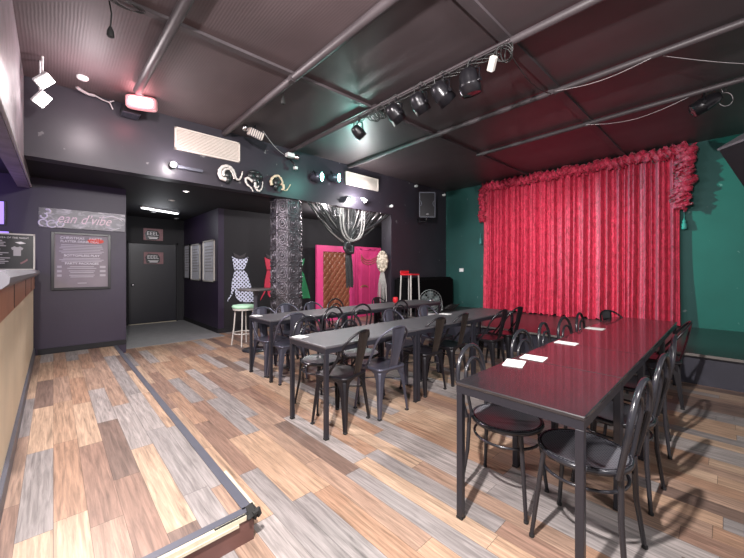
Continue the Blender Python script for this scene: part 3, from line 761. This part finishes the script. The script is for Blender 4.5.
MB().box(-.006,.006,-.21,.20,.0,.40).build('board', M_ink, t)
MB().box(-.01,.012,.20,.215,0,.41).box(-.01,.012,-.225,-.21,0,.41).box(-.01,.012,-.225,.215,.40,.415).box(-.05,.05,-.225,.215,0,.012).build('frame', M_offwhite, t)
text('MARGARITA OF THE NIGHT', .026, M_text, t, (.007,0,.365), RX)
m = MB(); rnd = random.Random(3)
for k in range(15):
    y0 = -.185; w = rnd.uniform(.12,.20)
    if k % 5 == 4: continue
    m.box(.006,.0075,y0,y0+w,.325-k*.0195,.335-k*.0195)
m.build('small_print', M_textd, t)
MB().prism([(.02,.25),(.05,.27),(.06,.26),(.08,.26),(.09,.27),(.12,.25),(.108,.225),(.10,.232),(.10,.16),(.04,.16),(.04,.232),(.032,.225)], .006, .0075).build('shirt_picture', M_textd, t)
MB().prism([(.05,.315),(.10,.325),(.14,.305),(.09,.295)], .006, .0075).build('fish_picture', M_text, t)
MB().prism([(.09,.08),(.12,.10),(.15,.13),(.155,.11),(.13,.085),(.10,.065)], .006, .0075).build('bottle_picture', M_pinkp, t)
for (y0,y1,z0,z1,lb) in ((-.95,-.475,1.97,2.30,'violet glowing screen high behind the bar'),(-.95,-.43,1.80,1.895,'low violet glowing strip behind the bar')):
    t = thing('wall_screen', lb, 'screen', (-6.79,(y0+y1)/2,(z0+z1)/2)); h_, w_ = (z1-z0)/2, (y1-y0)/2
    MB().rbox(0,.03,-w_,w_,-h_,h_,.004).build('casing', M_ink, t)
    MB().box(.03,.033,-w_+.012,w_-.012,-h_+.012,h_-.012).build('screen_face', M_screen, t)

# ------------------------------------------------------------------ sign wall: banner and menu
t = thing('banner', 'long silver and purple banner with script lettering above the menu', 'sign', (-6.775,.345,2.12))
MB().rbox(-.012,.008,-.50,.508,-.145,.142,.003).build('panel', M_banner, t)
text('ean d’vibe', .20, plain('script_pink', (.80,.62,.66), .5), t, (.009,.0,.0), RX, shear=.45, sx=.78)
for k, (y, z, r_) in enumerate(((-.45,-.08,.045),(-.36,-.09,.05),(-.27,-.085,.04),(-.44,.02,.035),(-.40,.09,.03))):
    MB().tube([(.010,y+r_*math.cos(a),z+r_*math.sin(a)) for a in [2*PI*i/18*.8+k for i in range(18)]], .011, 6).build('pale_flourish', M_text, t)
MB().tube([(.010,.2+.27*i/14,.03+.06*math.sin(PI*i/14)) for i in range(15)], [.004+.012*math.sin(PI*i/14) for i in range(15)], 6).build('pale_flourish', M_text, t)
m2 = MB().tube([(.010,.25+.2*i/14,-.08-.03*math.sin(PI*i/14)) for i in range(15)], [.003+.008*math.sin(PI*i/14) for i in range(15)], 6)
m2.build('pale_flourish', M_text, t)
t = thing('framed_menu', 'grey printed menu in a wide black frame under the banner', 'menu', (-6.788,.32,1.49))
MB().rbox(.016,.035,-.345,-.31,-.43,.43,.004).rbox(.016,.035,.31,.345,-.43,.43,.004).rbox(.016,.035,-.31,.31,.395,.43,.004).rbox(.016,.035,-.31,.31,-.43,-.395,.004).build('frame', M_ink, t)
MB().box(0,.02,-.31,.31,-.395,.395).build('menu_sheet', M_menu, t)
text('CHRISTMAS', .052, M_text, t, (.021,-.11,.345), RX); text('PARTY', .052, M_text, t, (.021,.16,.345), RX); text('PLATTER DRINK DEAL', .045, M_text, t, (.021,-.02,.295), RX)
text('BOTTOMLESS PLAY', .048, M_text, t, (.021,0,.085), RX); text('PARTY PACKAGES', .048, M_text, t, (.021,0,-.035), RX)
m = MB(); rnd = random.Random(9)
def lines(y0, y1, z0, n, st):
    for k in range(n):
        j = rnd.uniform(0,.05); m.box(.020,.0215,y0+j,y1-j,z0-k*st-.007,z0-k*st+.005)
lines(-.26,.26,.245,6,.024); lines(-.26,.26,.045,3,.022)
for z in (-.08,-.145,-.21):
    lines(-.17,.17,z,2,.025); m.box(.02,.0215,-.28,-.23,z-.02,z+.012).box(.02,.0215,.21,.28,z-.02,z+.012)
lines(-.06,.06,-.33,1,.02)
m.build('small_print', M_textd, t)
MB().prism([(.16+.10*math.cos(a),.315+.04*math.sin(a)) for a in [2*PI*i/18 for i in range(18)]], .0195, .0208).build('red_badge', M_redp, t)
# signs above and on the door
for z, lb in ((2.255,'small black and pink sign above the dark door'),(1.655,'small black and pink sign on the dark door')):
    x = -10.08 if z > 2.1 else -10.035
    t = thing('door_sign', lb, 'sign', (x,1.85,z), group='matching signs at the passage end')
    MB().rbox(0,.01,-.21,.215,-.15,.15,.002).build('panel', M_pinkp, t)
    MB().prism([(-.15,-.14),(-.18,.02),(-.12,.11),(.09,.10),(.14,.02),(.13,-.10),(.06,-.14)], .010, .0115).build('black_patch', M_ink, t)
    text('EEEL', .13, M_text, t, (.012,-.01,.02), RX)
    MB().box(.0115,.0125,-.12,.11,-.075,-.06).box(.0115,.0125,-.09,.09,-.11,-.085).build('small_print', M_text, t)
# three framed posters on the passage wall
for k, (x0, x1, z0, z1, lb) in enumerate(((-10.0,-9.50,1.12,2.02,'framed poster nearest the dark door'),(-9.38,-8.66,1.10,1.99,'framed poster between the other two on passage wall'),(-8.44,-7.68,1.09,2.02,'framed poster nearest the polka-dot dress'))):
    t = thing('framed_poster', lb, 'poster', ((x0+x1)/2,2.56,(z0+z1)/2), group='posters on the passage wall'); w, h = (x1-x0)/2, (z1-z0)/2
    MB().box(-w,w,-.008,-.001,-h,h).build('sheet', M_sheet, t)
    MB().box(-w,-w+.03,-.03,0,-h,h).box(w-.03,w,-.03,0,-h,h).box(-w,w,-.03,0,h-.03,h).box(-w,w,-.03,0,-h,-h+.03).build('frame', M_offwhite if k else M_ink, t)
    m = MB()
    for j in range(9): m.box(-w*.7,w*random.uniform(.3,.75),-.010,-.008,h*.7-j*h*.15-.012,h*.7-j*h*.15+.012)
    m.build('print', M_textd, t)

# ------------------------------------------------------------------ bulkhead: grilles, horns, lamps
def grille(y0, y1, z0, z1, label):
    t = thing('vent_grille', label, 'vent', (WX,(y0+y1)/2,(z0+z1)/2), group='cream vent grilles on the bulkhead'); w, h = (y1-y0)/2, (z1-z0)/2
    MB().box(0,.012,-w,w,-h,h).build('back_plate', M_cream, t)
    MB().rbox(.0,.035,-w,-w+.025,-h,h,.004).rbox(.0,.035,w-.025,w,-h,h,.004).rbox(0,.035,-w,w,h-.025,h,.004).rbox(0,.035,-w,w,-h,-h+.025,.004).build('frame', M_cream, t)
    m = MB(); n = 12
    for k in range(n):
        z = -h+.03+(2*h-.06)*(k+.5)/n; m.box(.012,.030,-w+.025,w-.025,z-.004,z+.006)
    m.build('louvres', M_cream, t)
grille(1.25, 2.18, 3.08, 3.40, 'cream vent grille above the white wall lamp')
grille(4.36, 5.30, 3.12, 3.39, 'cream vent grille above the strand drape')
def horn(loc, mat, paths, label, skull):
    t = thing('horned_skull', label, 'wall decoration', loc, group='horned skulls on the bulkhead')
    m = MB()
    for (pts, r0, r1) in paths:
        n = len(pts); fine = []
        for i in range(n-1):     # Catmull-Rom
            p0, p1, p2, p3 = [V(pts[max(0, min(n-1, i+k))]) for k in (-1,0,1,2)]
            for q in range(5):
                u = q/5; fine.append(.5*((2*p1)+(p2-p0)*u+(2*p0-5*p1+4*p2-p3)*u*u+(3*p1-p0-3*p2+p3)*u**3))
        fine.append(V(pts[-1])); f = len(fine)
        m = MB().tube(fine, [r0+(r1-r0)*i/(f-1) + .003*math.sin(i*1.6) for i in range(f)], 9)
        m.build('horn', mat, t)
    s_ = MB()
    for (c, a, b_, e) in skull: s_.ball(c, a, b_, e, 12, 8)
    s_.build('skull', M_skull, t)
def rel(pts, yo, zo, x=.09): return [(x, y-yo, z-zo) for y, z in pts]
horn((WX,2.0,2.86), M_horn, [(rel([(1.936,2.757),(1.87,2.77),(1.845,2.84),(1.87,2.92),(1.94,2.965),(2.01,2.95),(2.06,2.90),(2.08,2.83),(2.11,2.79),(2.15,2.80),(2.18,2.86),(2.195,2.932)],2.0,2.86), .034, .010),
      (rel([(1.90,2.80),(1.89,2.86),(1.93,2.91),(1.99,2.91),(2.03,2.85),(2.05,2.78)],2.0,2.86,.12), .022, .008)], 'horned skull ornament with a thick pale curl, nearest the wall lamp', [((.06,-.03,-.03),.06,.075,.08),((.08,-.03,-.10),.05,.05,.06)])
horn((WX,2.4,2.84), M_horn, [(rel([(2.36,2.80),(2.28,2.84),(2.24,2.81),(2.265,2.74),(2.33,2.695),(2.364,2.639)],2.4,2.84,.10), .024, .008),
      (rel([(2.42,2.80),(2.402,2.749),(2.42,2.69),(2.46,2.66),(2.50,2.69),(2.525,2.75),(2.53,2.83)],2.4,2.84,.10), .022, .008),
      (rel([(2.39,2.78),(2.38,2.72),(2.42,2.70),(2.45,2.74)],2.4,2.84,.13), .018, .008)], 'dark horned skull ornament between the two curled ones', [((.07,-.06,.05),.07,.07,.07),((.07,.06,.06),.07,.08,.07),((.09,0,-.02),.06,.07,.08),((.07,.0,.12),.05,.10,.04)])
horn((WX,2.83,2.87), M_horny, [(rel([(2.70,2.80),(2.684,2.86),(2.715,2.93),(2.80,2.98),(2.86,2.95),(2.90,2.88),(2.91,2.80),(2.92,2.755),(2.98,2.76),(3.053,2.87)],2.83,2.87), .026, .008),
      (rel([(2.86,2.85),(2.90,2.82),(2.90,2.76),(2.86,2.75)],2.83,2.87,.12), .03, .012)], 'horned skull ornament with a yellowish curl, nearest the column', [((.06,-.03,-.01),.06,.08,.08),((.08,-.05,-.08),.045,.045,.06)])

def lampbody(o, d_, r, L, mb):   # par can pointing along d_
    mb.lathe([(r*.35,-L*.62),(r*.62,-L*.60),(r*.86,-L*.44),(r*.95,-L*.25),(r,-.02),(r*1.06,0),(r*1.06,.012),(r,.02),(r,L*.40),(r*.93,L*.40),(r*.93,.04),(.001,.035)], 22, o, d_)
def par(loc, dirn, label, r=.085, L=.26, zmount=H, face=None, mat=M_blk, group='stage lamps under the ceiling pipe', hor=None):
    loc = V(loc); d_ = V(dirn).normalized(); t = thing('stage_lamp', label, 'lamp', loc, group=group)
    m = MB(); lampbody((0,0,0), d_, r, L, m); m.build('can', mat, t)
    MB().lathe([(r*.90,.10*L/.26),(.001,.115*L/.26)], 20, (0,0,0), d_).build('lens', face or M_glass, t)
    ax = d_.cross(V((0,0,1))); ax = ax.normalized() if ax.length > .05 else V((1,0,0))
    zt = zmount-loc.z; e = ax*(r*1.2)
    MB().tube([e, e+V((0,0,zt*.45)), e*.3+V((0,0,zt*.62)), -e*.3+V((0,0,zt*.62)), -e+V((0,0,zt*.45)), -e], .009, 6).tube([V((0,0,zt*.60)), V((0,0,zt))], .011, 6).build('yoke', mat, t)
    for s_ in (1,-1): MB().lathe([(.02,-.012),(.02,.012)], 10, e*s_, ax).build('knob', mat, t)
    MB().tube([-d_*L*.6, -d_*L*.75+V((.02,0,.03)), -d_*L*.5+V((.06,.02,.14)), V((.08,0,zt-.03))], .006, 5).build('cable', M_wire, t)
    return t
zb = zc-.04
for (x, z, dr, r, lb) in ((-3.41,3.20,(.15,.75,-.62),.066,'smallest stage lamp at the bulkhead end of the pipe'),(-2.74,3.22,(.1,.72,-.62),.080,'second stage lamp from the bulkhead end'),
        (-2.37,3.21,(.12,.62,-.72),.080,'middle stage lamp of the five on the pipe'),(-2.06,3.20,(.3,.62,-.68),.088,'fourth stage lamp from the bulkhead, pale rim showing'),(-1.75,3.19,(.05,.25,-.92),.088,'stage lamp nearest the ceiling batten, hanging straight down')):
    par((x,2.985,z), dr, lb, r*1.12, r*2.7, 3.43)
t = tag(MB().tube([(-3.62,2.985,3.438),(-1.35,2.985,3.438)], .014, 8).build('lamp_bar', M_pipe), 'thin bar holding the five stage lamps', 'bar')
m = MB(); rnd = random.Random(11)
for k in range(3):
    pts = [(-3.55+2.1*i/40, 2.985+.03*math.sin(i*1.1+k*2), 3.385-.03*abs(math.sin(i*.5+k))) for i in range(41)]
    m.tube(pts, .006, 5)
for (x, n_) in ((-3.0,4),(-3.12,3),(-1.42,4)):
    for k in range(n_):
        m.tube([(x+.06*math.cos(a)+.02*k, 2.985+.05*math.cos(a*1.0+k), 3.33+.06*math.sin(a)) for a in [2*PI*i/16 for i in range(16)]], .005, 5, closed=True)
tag(m.build('lamp_cables', M_wire), 'tangled black cables looped along the lamp bar', 'cable')
t = thing('junction_box', 'white power adaptor hanging from cables beside the last stage lamp', 'adaptor', (-1.50,2.95,3.27))
Rm = Matrix.Rotation(.9, 4, V((.7,.7,0)))
MB().rbox(-.03,.03,-.025,.025,-.065,.065,.008, Rm).build('case', M_offwhite, t)
MB().tube([(0,0,.05),(.03,.02,.12),(.05,.035,.17)], .006, 6).build('lead', M_wire, t)
par((-.205,5.62,3.32), (-.9,-.15,-.5), 'stage lamp alone on the ceiling near the right wall speaker', .085, .27, H, group=None)
m = MB().tube([(-.02+.06*math.cos(a), 5.72+.05*math.cos(a), 3.36+.08*math.sin(a)) for a in [2*PI*i/16 for i in range(16)]], .003, 5, closed=True)
tag(m.tube([(-.04,5.70,3.44),(-.06,5.69,3.50),(-.08,5.66,3.536)], .003, 5).build('cable_loop', M_wirew), 'small loop of pale cable beside the lone ceiling lamp', 'cable')
# teal lamps on the bulkhead
ts = []
for (y, z, lb) in ((3.60,3.10,'teal glowing stage lamp on the bulkhead, nearer the horned skulls'),(4.00,3.16,'teal glowing stage lamp on the bulkhead, nearer the vent grille')):
    t = thing('stage_lamp', lb, 'lamp', (WX+.14,y,z), group='teal stage lamps on the bulkhead'); d_ = V((.85,.52,-.08)).normalized()
    m = MB(); lampbody((0,0,0), d_, .088, .22, m); m.build('can', M_gun, t)
    MB().lathe([(.080,.084),(.05,.092),(.001,.098)], 20, (0,0,0), d_).build('lens', M_tealb, t)
    ax = d_.cross(V((0,0,1))).normalized()
    MB().tube([ax*.09, ax*.09+V((-.04,-.02,.10)), V((-.135,0,.12))], .009, 6).tube([-ax*.09, -ax*.09+V((-.05,.02,.10)), V((-.135,0,.12))], .009, 6).build('yoke', M_blk, t)
# white scanner lamp and the pale lamp at the ceiling
t = thing('moving_light', 'small white scanner lamp on the bulkhead above the horned skulls', 'lamp', (WX,3.06,3.36))
MB().rbox(.10,.20,-.12,.02,-.03,.04,.01).build('head', M_white, t)
MB().lathe([(.045,-.05),(.05,0),(.045,.05)], 16, (.14,.08,.0), (.5,.8,-.2)).build('barrel', M_chrome, t)
MB().tube([(0,.0,-.02),(.07,.0,-.04),(.15,.0,-.10),(.15,.05,-.16)], .015, 8).build('arm', M_blk, t)
MB().rbox(.12,.18,.03,.09,-.22,-.17,.006).build('sensor', M_white, t)
t = thing('ceiling_lamp', 'grey ribbed lamp tilted under the ceiling beside the second pipe', 'lamp', (-4.90,2.16,3.44))
Rm = Matrix.Rotation(-.2, 4, 'X') @ Matrix.Rotation(.35, 4, 'Y')
MB().rbox(-.06,.06,-.04,.17,-.07,.04,.01, Rm).build('housing', M_cream, t)
m = MB()
for k in range(6): m.box(-.065,.065,-.03+.032*k,-.02+.032*k,-.075,.045, Rm)
m.build('ribs', M_trimg, t)
MB().ball((.0,-.10,.02), .05,.05,.05, 12, 8).build('lamp_end', M_chrome, t)
MB().tube([(0,.05,.03),(0,.05,.096)], .012, 6).build('stem', M_blk, t)
# white wall lamp left of the horns
t = thing('wall_lamp', 'bright white lamp with a bar arm under the first vent grille', 'lamp', (WX,1.22,2.83))
MB().ball((.10,0,0), .038,.038,.038, 14, 10).build('bulb', M_bulb, t)
MB().lathe([(.03,0),(.03,.06),(.042,.075)], 14, (0,0,0), (1,0,0)).build('socket', M_blk, t)
MB().rbox(0,.05,.06,.40,-.022,.022,.006).build('arm', M_trimg, t)
# two white spots above the drape
for (y, z, lb) in ((4.45,2.85,'left white spotlight of the pair above the strand drape'),(4.80,2.87,'right white spotlight of the pair above the strand drape')):
    t = thing('spotlight', lb, 'lamp', (WX,y,z), group='pair of white spotlights above the drape')
    MB().lathe([(.02,0),(.035,.03),(.042,.09),(.046,.10)], 16, (.06,0,.01), (.6,0,-.5)).build('housing', M_white, t)
    MB().lathe([(.040,.101),(.001,.106)], 16, (.06,0,.01), (.6,0,-.5)).build('bulb_face', M_bulb, t)
    MB().tube([(0,0,.03),(.06,0,.02)], .012, 8).build('arm', M_white, t)
for (loc, lb) in (((WX,5.72,2.84),'small white camera at the corner of the alcove opening'),((WX,6.62,3.46),'small white spot lamp on the wall above the loudspeaker'),((WX,7.83,3.42),'small white spot lamp in the wall corner beside the curtain')):
    t = thing('small_lamp', lb, 'lamp', loc, group='small white wall fittings')
    MB().ball((.05,0,0), .035,.035,.035, 12, 8).build('globe', M_white, t)
    MB().lathe([(.03,0),(.03,.012),(.012,.02),(.012,.04)], 12, (0,0,0), (1,0,0)).build('mount', M_white, t)
# loudspeaker
t = thing('loudspeaker', 'black loudspeaker hung high on the scuffed wall', 'speaker', (WX+.31,6.68,2.95), -.72)
MB().prism([(-.12,-.13),(.10,-.20),(.10,.20),(-.12,.13)], -.32, .30, 'z').build('cabinet', M_ink, t)
MB().box(.102,.110,-.175,.175,-.28,.27).build('grille', M_blk, t)
MB().rbox(.100,.116,-.20,-.178,-.32,.30,.003).rbox(.100,.116,.178,.20,-.32,.30,.003).rbox(.10,.116,-.20,.20,.275,.30,.003).rbox(.10,.116,-.20,.20,-.32,-.30,.003).build('trim', M_trimg, t)
for sy in (-1,1): MB().tube([(.114,sy*(.19-.05*math.cos(a)),.02+.07*math.sin(a)) for a in [-PI/2+PI*i/10 for i in range(11)]], .010, 6).build('handle', M_trimg, t)
MB().box(.110,.113,-.03,.03,-.25,-.23).build('badge', M_chrome, t)
MB().tube([(0,0,-.32),(0,0,-.40),(-.20,-.16,-.40),(-.25,-.18,-.30)], .022, 8).build('bracket', M_blk, t)
# switch plate on the teal-lit wall
t = thing('light_switch', 'small white switch plate on the teal-lit wall', 'switch', (-4.93,WY,1.35))
MB().rbox(-.06,.06,-.012,0,-.045,.045,.003).build('plate', M_white, t); MB().rbox(-.015,.015,-.018,-.012,-.02,.02,.002).build('rocker', M_paper, t)
# hanging speaker at the right edge
t = thing('hanging_speaker', 'tilted black speaker cabinet hanging by the right end of the teal-lit wall', 'speaker', (.42,5.36,2.70))
Rm = Matrix.Rotation(.72, 4, 'Z') @ Matrix.Rotation(-.55, 4, 'Y') @ Matrix.Rotation(.0, 4, 'X')
MB().rbox(-.42,.36,-.22,.22,-.40,.20,.012, Rm).build('cabinet', M_ink, t)
MB().box(-.422,.362,-.222,.222,.20,.222, Rm).build('edge_trim', M_grey, t)
MB().tube([Rm@V((-.1,0,.22)), V((-.1,0,.815))], .012, 6).tube([Rm@V((.15,0,.22)), V((.1,0,.815))], .012, 6).build('hanger', M_blk, t)

# ------------------------------------------------------------------ ceiling bits
t = thing('emergency_light', 'white rounded emergency light at the end of the short pipe', 'lamp', (-5.02,.80,3.44), -.35)
def rr(h, w, q, x): return [V((x, p_.x*w/h, p_.y*w/h*q)) for p_ in rsq(h, h*.42, 0, 5)]
MB().loft([rr(.1,.15,.52,-.05), rr(.1,.165,.52,-.03), rr(.1,.165,.52,.02), rr(.1,.15,.48,.035)]).build('housing', plain('pink_plastic', (.60,.28,.30), .4), t)
MB().loft([rr(.1,.125,.46,.035), rr(.1,.12,.45,.045)]).build('diffuser', M_exit, t)
MB().tube([(-.01,0,.07),(-.01,0,.096)], .03, 8).build('mount', M_white, t)
t = thing('ceiling_grille', 'dark ribbed floodlight hanging under the emergency light', 'lamp', (-5.28,.72,3.40))
MB().rbox(-.10,.10,-.10,.10,-.05,.03,.008).build('housing', M_blk, t)
m = MB()
for k in range(5): m.box(-.09+.04*k,-.075+.04*k,-.09,.09,-.058,-.05)
m.build('fins', M_gun, t); MB().tube([(0,0,.03),(0,0,.136)], .015, 6).build('stem', M_blk, t)
t = thing('smoke_detector', 'small white detector on the ceiling beyond the flood lamps', 'detector', (-5.0,.24,H))
MB().lathe([(.055,0),(.055,-.015),(.042,-.03),(.001,-.032)], 18).build('housing', M_white, t)
tag(MB().tube([(-5.30,.20,3.525),(-5.35,.26,3.515),(-5.38,.32,3.51),(-5.36,.37,3.51)], .018, 6).tube([(-5.36,.37,3.51),(-5.38,.45,3.49),(-5.36,.52,3.47),(-5.37,.55,3.40)], .009, 6).tube([(-5.38,.50,3.48),(-5.34,.56,3.50)], .008, 6).build('loose_cable', M_wirew), 'short white loose cable on the ceiling near the detector', 'cable')
for (x, y, z, lb) in ((-3.42,.335,3.27,'black plug dangling from a cord below the ceiling'),(-3.70,2.02,3.40,'black plug dangling beside the second pipe')):
    t = thing('hanging_plug', lb, 'plug', (x,y,z), group='plugs dangling from the ceiling')
    MB().tube([(0,0,.04),(.004,.006,(H-z)*.6),(0,-.01,H-z)], .006, 6).build('cord', M_wire, t)
    MB().lathe([(.010,.05),(.022,.02),(.027,-.02),(.02,-.03)], 12).build('plug_body', M_rub, t)
m = MB()
for k in range(4): m.tube([(-3.35+.05*math.cos(a)+.02*k, .42+.10*math.sin(a)+.01*k, 3.505-.01*k) for a in [2*PI*i/16 for i in range(16)]], .003, 5, closed=True)
tag(m.build('cable_coil', M_wire), 'coil of thin cable tied to the ceiling above the plug', 'cable')
# flood lamp near the bar bulkhead (seen) and its twin behind the camera
def flood(loc, dirn, label):
    loc = V(loc); d_ = V(dirn).normalized(); t = thing('flood_lamp', label, 'lamp', loc, group='white flood lamps along the bar bulkhead')
    q = V((0,0,1)).rotation_difference(d_).to_matrix().to_4x4()
    MB().rbox(-.075,.075,-.055,.055,-.05,.0,.01, q).build('housing', M_white, t)
    MB().box(-.066,.066,-.046,.046,.0,.006, q).build('lamp_face', M_bulb, t)
    MB().tube([(0,0,.03),(0,-.02,.10),(0,-.02,H-loc.z)], .010, 6).build('arm', M_white, t)
    return t
flood((-4.80,-.06,3.29), (.75,.45,-.55), 'bright white flood lamp under the ceiling by the bar bulkhead')
flood((-4.92,-.08,3.14), (.80,.35,-.5), 'smaller bright flood lamp just below the other by the bar bulkhead')
flood((-.62,-.20,2.95), (.12,.8,-.7), 'white flood lamp high at the camera end of the bar bulkhead')
flood((1.30,1.6,3.2), (-.9,-.1,-.5), 'added white fill lamp under the ceiling across the room from the bar')  # unseen fixture added as a body for the cross fill light
# wires
def wire(pts, r, label, mat=M_wire):
    tag(MB().tube(pts, r, 6).build('ceiling_wire', mat), label, 'wire', 'loose wires')
def sagline(a, b_, s_, n=14):
    a, b_ = V(a), V(b_); return [a.lerp(b_, k/n)+V((0,0,-s_*math.sin(PI*k/n))) for k in range(n+1)]
wire(sagline((-1.40,4.30,3.47),(-.48,4.30,3.47),.06)+sagline((-.48,4.30,3.47),(.9,5.9,3.49),.07)[1:], .003, 'pale wire looping under the pale-lit pipe towards the right', M_wirew)
wire(sagline((-1.42,5.62,3.47),(-.32,5.60,3.46),.10), .003, 'wire sagging from the last pipe to the lone ceiling lamp', M_wirew)
wire(sagline((-1.40,3.05,3.40),(-1.45,4.30,3.46),.10), .005, 'dark wire sagging from the lamp bar to the next pipe')
wire([(-1.0,-.228,2.25),(-2.4,-.228,2.315),(-3.2,-.228,2.36),(-4.5,-.228,2.42),(-5.9,-.228,2.49),(-6.7,-.228,2.53)], .012, 'thick pale cable along the lower edge of the bar bulkhead', M_wirew)
wire(sagline((-4.82,2.30,3.45),(-5.38,3.0,3.38),.05), .005, 'thin pale wire from the tilted lamp to the scanner', M_wirew)

# alcove ceiling lights
t = thing('tube_light', 'long white tube light on the passage ceiling', 'lamp', (-8.50,1.70,AZ)); a = math.atan2(.725,-.337)
Rm = Matrix.Rotation(a, 4, 'Z')
MB().rbox(-.42,.42,-.045,.045,-.03,0,.006, Rm).build('housing', M_white, t); MB().rbox(-.41,.41,-.036,.036,-.052,-.03,.01, Rm).build('diffuser', M_tube, t)
def down(x, y, face, label):
    t = thing('downlight', label, 'lamp', (x,y,AZ), group='round downlights of the low ceiling')
    MB().lathe([(.055,0),(.055,-.008),(.04,-.012),(.038,0)], 20, caps=False).build('trim_ring', M_white, t); MB().lathe([(.038,-.003),(.001,-.004)], 18).build('lens', face, t)
down(-6.25,1.62, M_spot, 'brightly lit downlight nearest the bulkhead')
down(-7.25,1.63, M_dim, 'dim downlight between the bright one and tube light')
down(-9.0,1.66, M_dim, 'dim downlight just beyond the tube light')
down(-9.75,2.30, M_dim, 'dim downlight in the far corner above the door')

# ------------------------------------------------------------------ lights
def light(kind, name, loc, col, e, **kw):
    l = bpy.data.lights.new(name, kind); l.color = col; l.energy = e
    o = bpy.data.objects.new(name, l); C.objects.link(o); o.location = loc
    tgt = kw.pop('to', None)
    for k, v_ in kw.items(): setattr(l, k, v_)
    if tgt is not None: o.rotation_euler = (V(tgt)-V(loc)).to_track_quat('-Z','Y').to_euler()
    return o
light('SPOT', 'key_flood', (-.60,-.10,2.90), (1,.94,.92), 820, to=(-2.4,4.2,.7), spot_size=2.5, spot_blend=.5, shadow_soft_size=.045)
light('SPOT', 'flood_beam', (-4.70,.16,3.22), (1,.90,.90), 360, to=(-2.8,2.6,0), spot_size=2.2, spot_blend=.5, shadow_soft_size=.06)
light('POINT', 'flood_spill', (-4.65,.30,3.16), (1,.84,.88), 20, shadow_soft_size=.08)
light('POINT', 'wall_lamp_glow', (WX+.20,1.22,2.83), (1,.90,.92), 12, shadow_soft_size=.04)
light('POINT', 'pair_glow', (WX+.24,4.62,2.84), (1,.95,.97), 42, shadow_soft_size=.05)
light('SPOT', 'teal_beam', (-5.05,4.10,3.13), (.06,1,.76), 1900, to=(.1,7.98,1.25), spot_size=.78, spot_blend=.6, shadow_soft_size=.06)
light('POINT', 'teal_spill', (-4.35,3.75,3.12), (.3,1,.85), 22, shadow_soft_size=.10)
for (x, tx, e) in ((-2.74,-3.1,300),(-2.06,-2.7,540),(-1.75,-1.3,190)):
    light('SPOT', 'curtain_beam', (x,3.20,3.08), (1,.84,.86), e, to=(tx,7.8,1.35), spot_size=.95, spot_blend=.9, shadow_soft_size=.08)
light('SPOT', 'cross_fill', (1.18,1.6,3.12), (1,.95,.95), 420, to=(-5.4,1.0,.9), spot_size=1.9, spot_blend=.6, shadow_soft_size=.16)  # added fill from out of view, softens shadows and brightens the bar front
light('POINT', 'tube_glow', (-8.5,1.7,2.35), (.92,.94,1), 9, shadow_soft_size=.2)
light('SPOT', 'downlight_beam', (-6.25,1.62,2.66), (1,.94,.90), 60, to=(-6.25,1.62,0), spot_size=2.2, spot_blend=.8, shadow_soft_size=.05)
for (x, y) in ((-6.1,4.3),(-6.2,6.3)):
    light('POINT', 'alcove_fill', (x,y,2.52), (1,.93,.93), 42, shadow_soft_size=.08)  # unseen fill lights added to brighten the dresses and pink doors
light('POINT', 'bar_violet', (-5.6,-1.4,2.2), (.40,.22,1), 42, shadow_soft_size=.25)
light('POINT', 'exit_glow', (-4.9,.74,3.38), (1,.25,.3), 5, shadow_soft_size=.08)
w = bpy.data.worlds.new('room_ambient'); sc.world = w; w.use_nodes = True
w.node_tree.nodes['Background'].inputs[0].default_value = (1,.93,.95,1); w.node_tree.nodes['Background'].inputs[1].default_value = .62

# ------------------------------------------------------------------ camera and view
cam = bpy.data.cameras.new('camera'); co = bpy.data.objects.new('camera', cam); C.objects.link(co); sc.camera = co
co.location = (0,0,1.3676); co.rotation_euler = (PI/2,0,math.radians(46.585))
cam.sensor_width = 36; cam.lens = 336.85/744*36; cam.shift_y = -(279-269.37)/744; cam.clip_start = .02
vs = sc.view_settings; sc.display_settings.display_device = 'sRGB'
vs.view_transform = 'Standard'; vs.look = 'None'; vs.gamma = 1; vs.use_curve_mapping = False; vs.exposure = .3
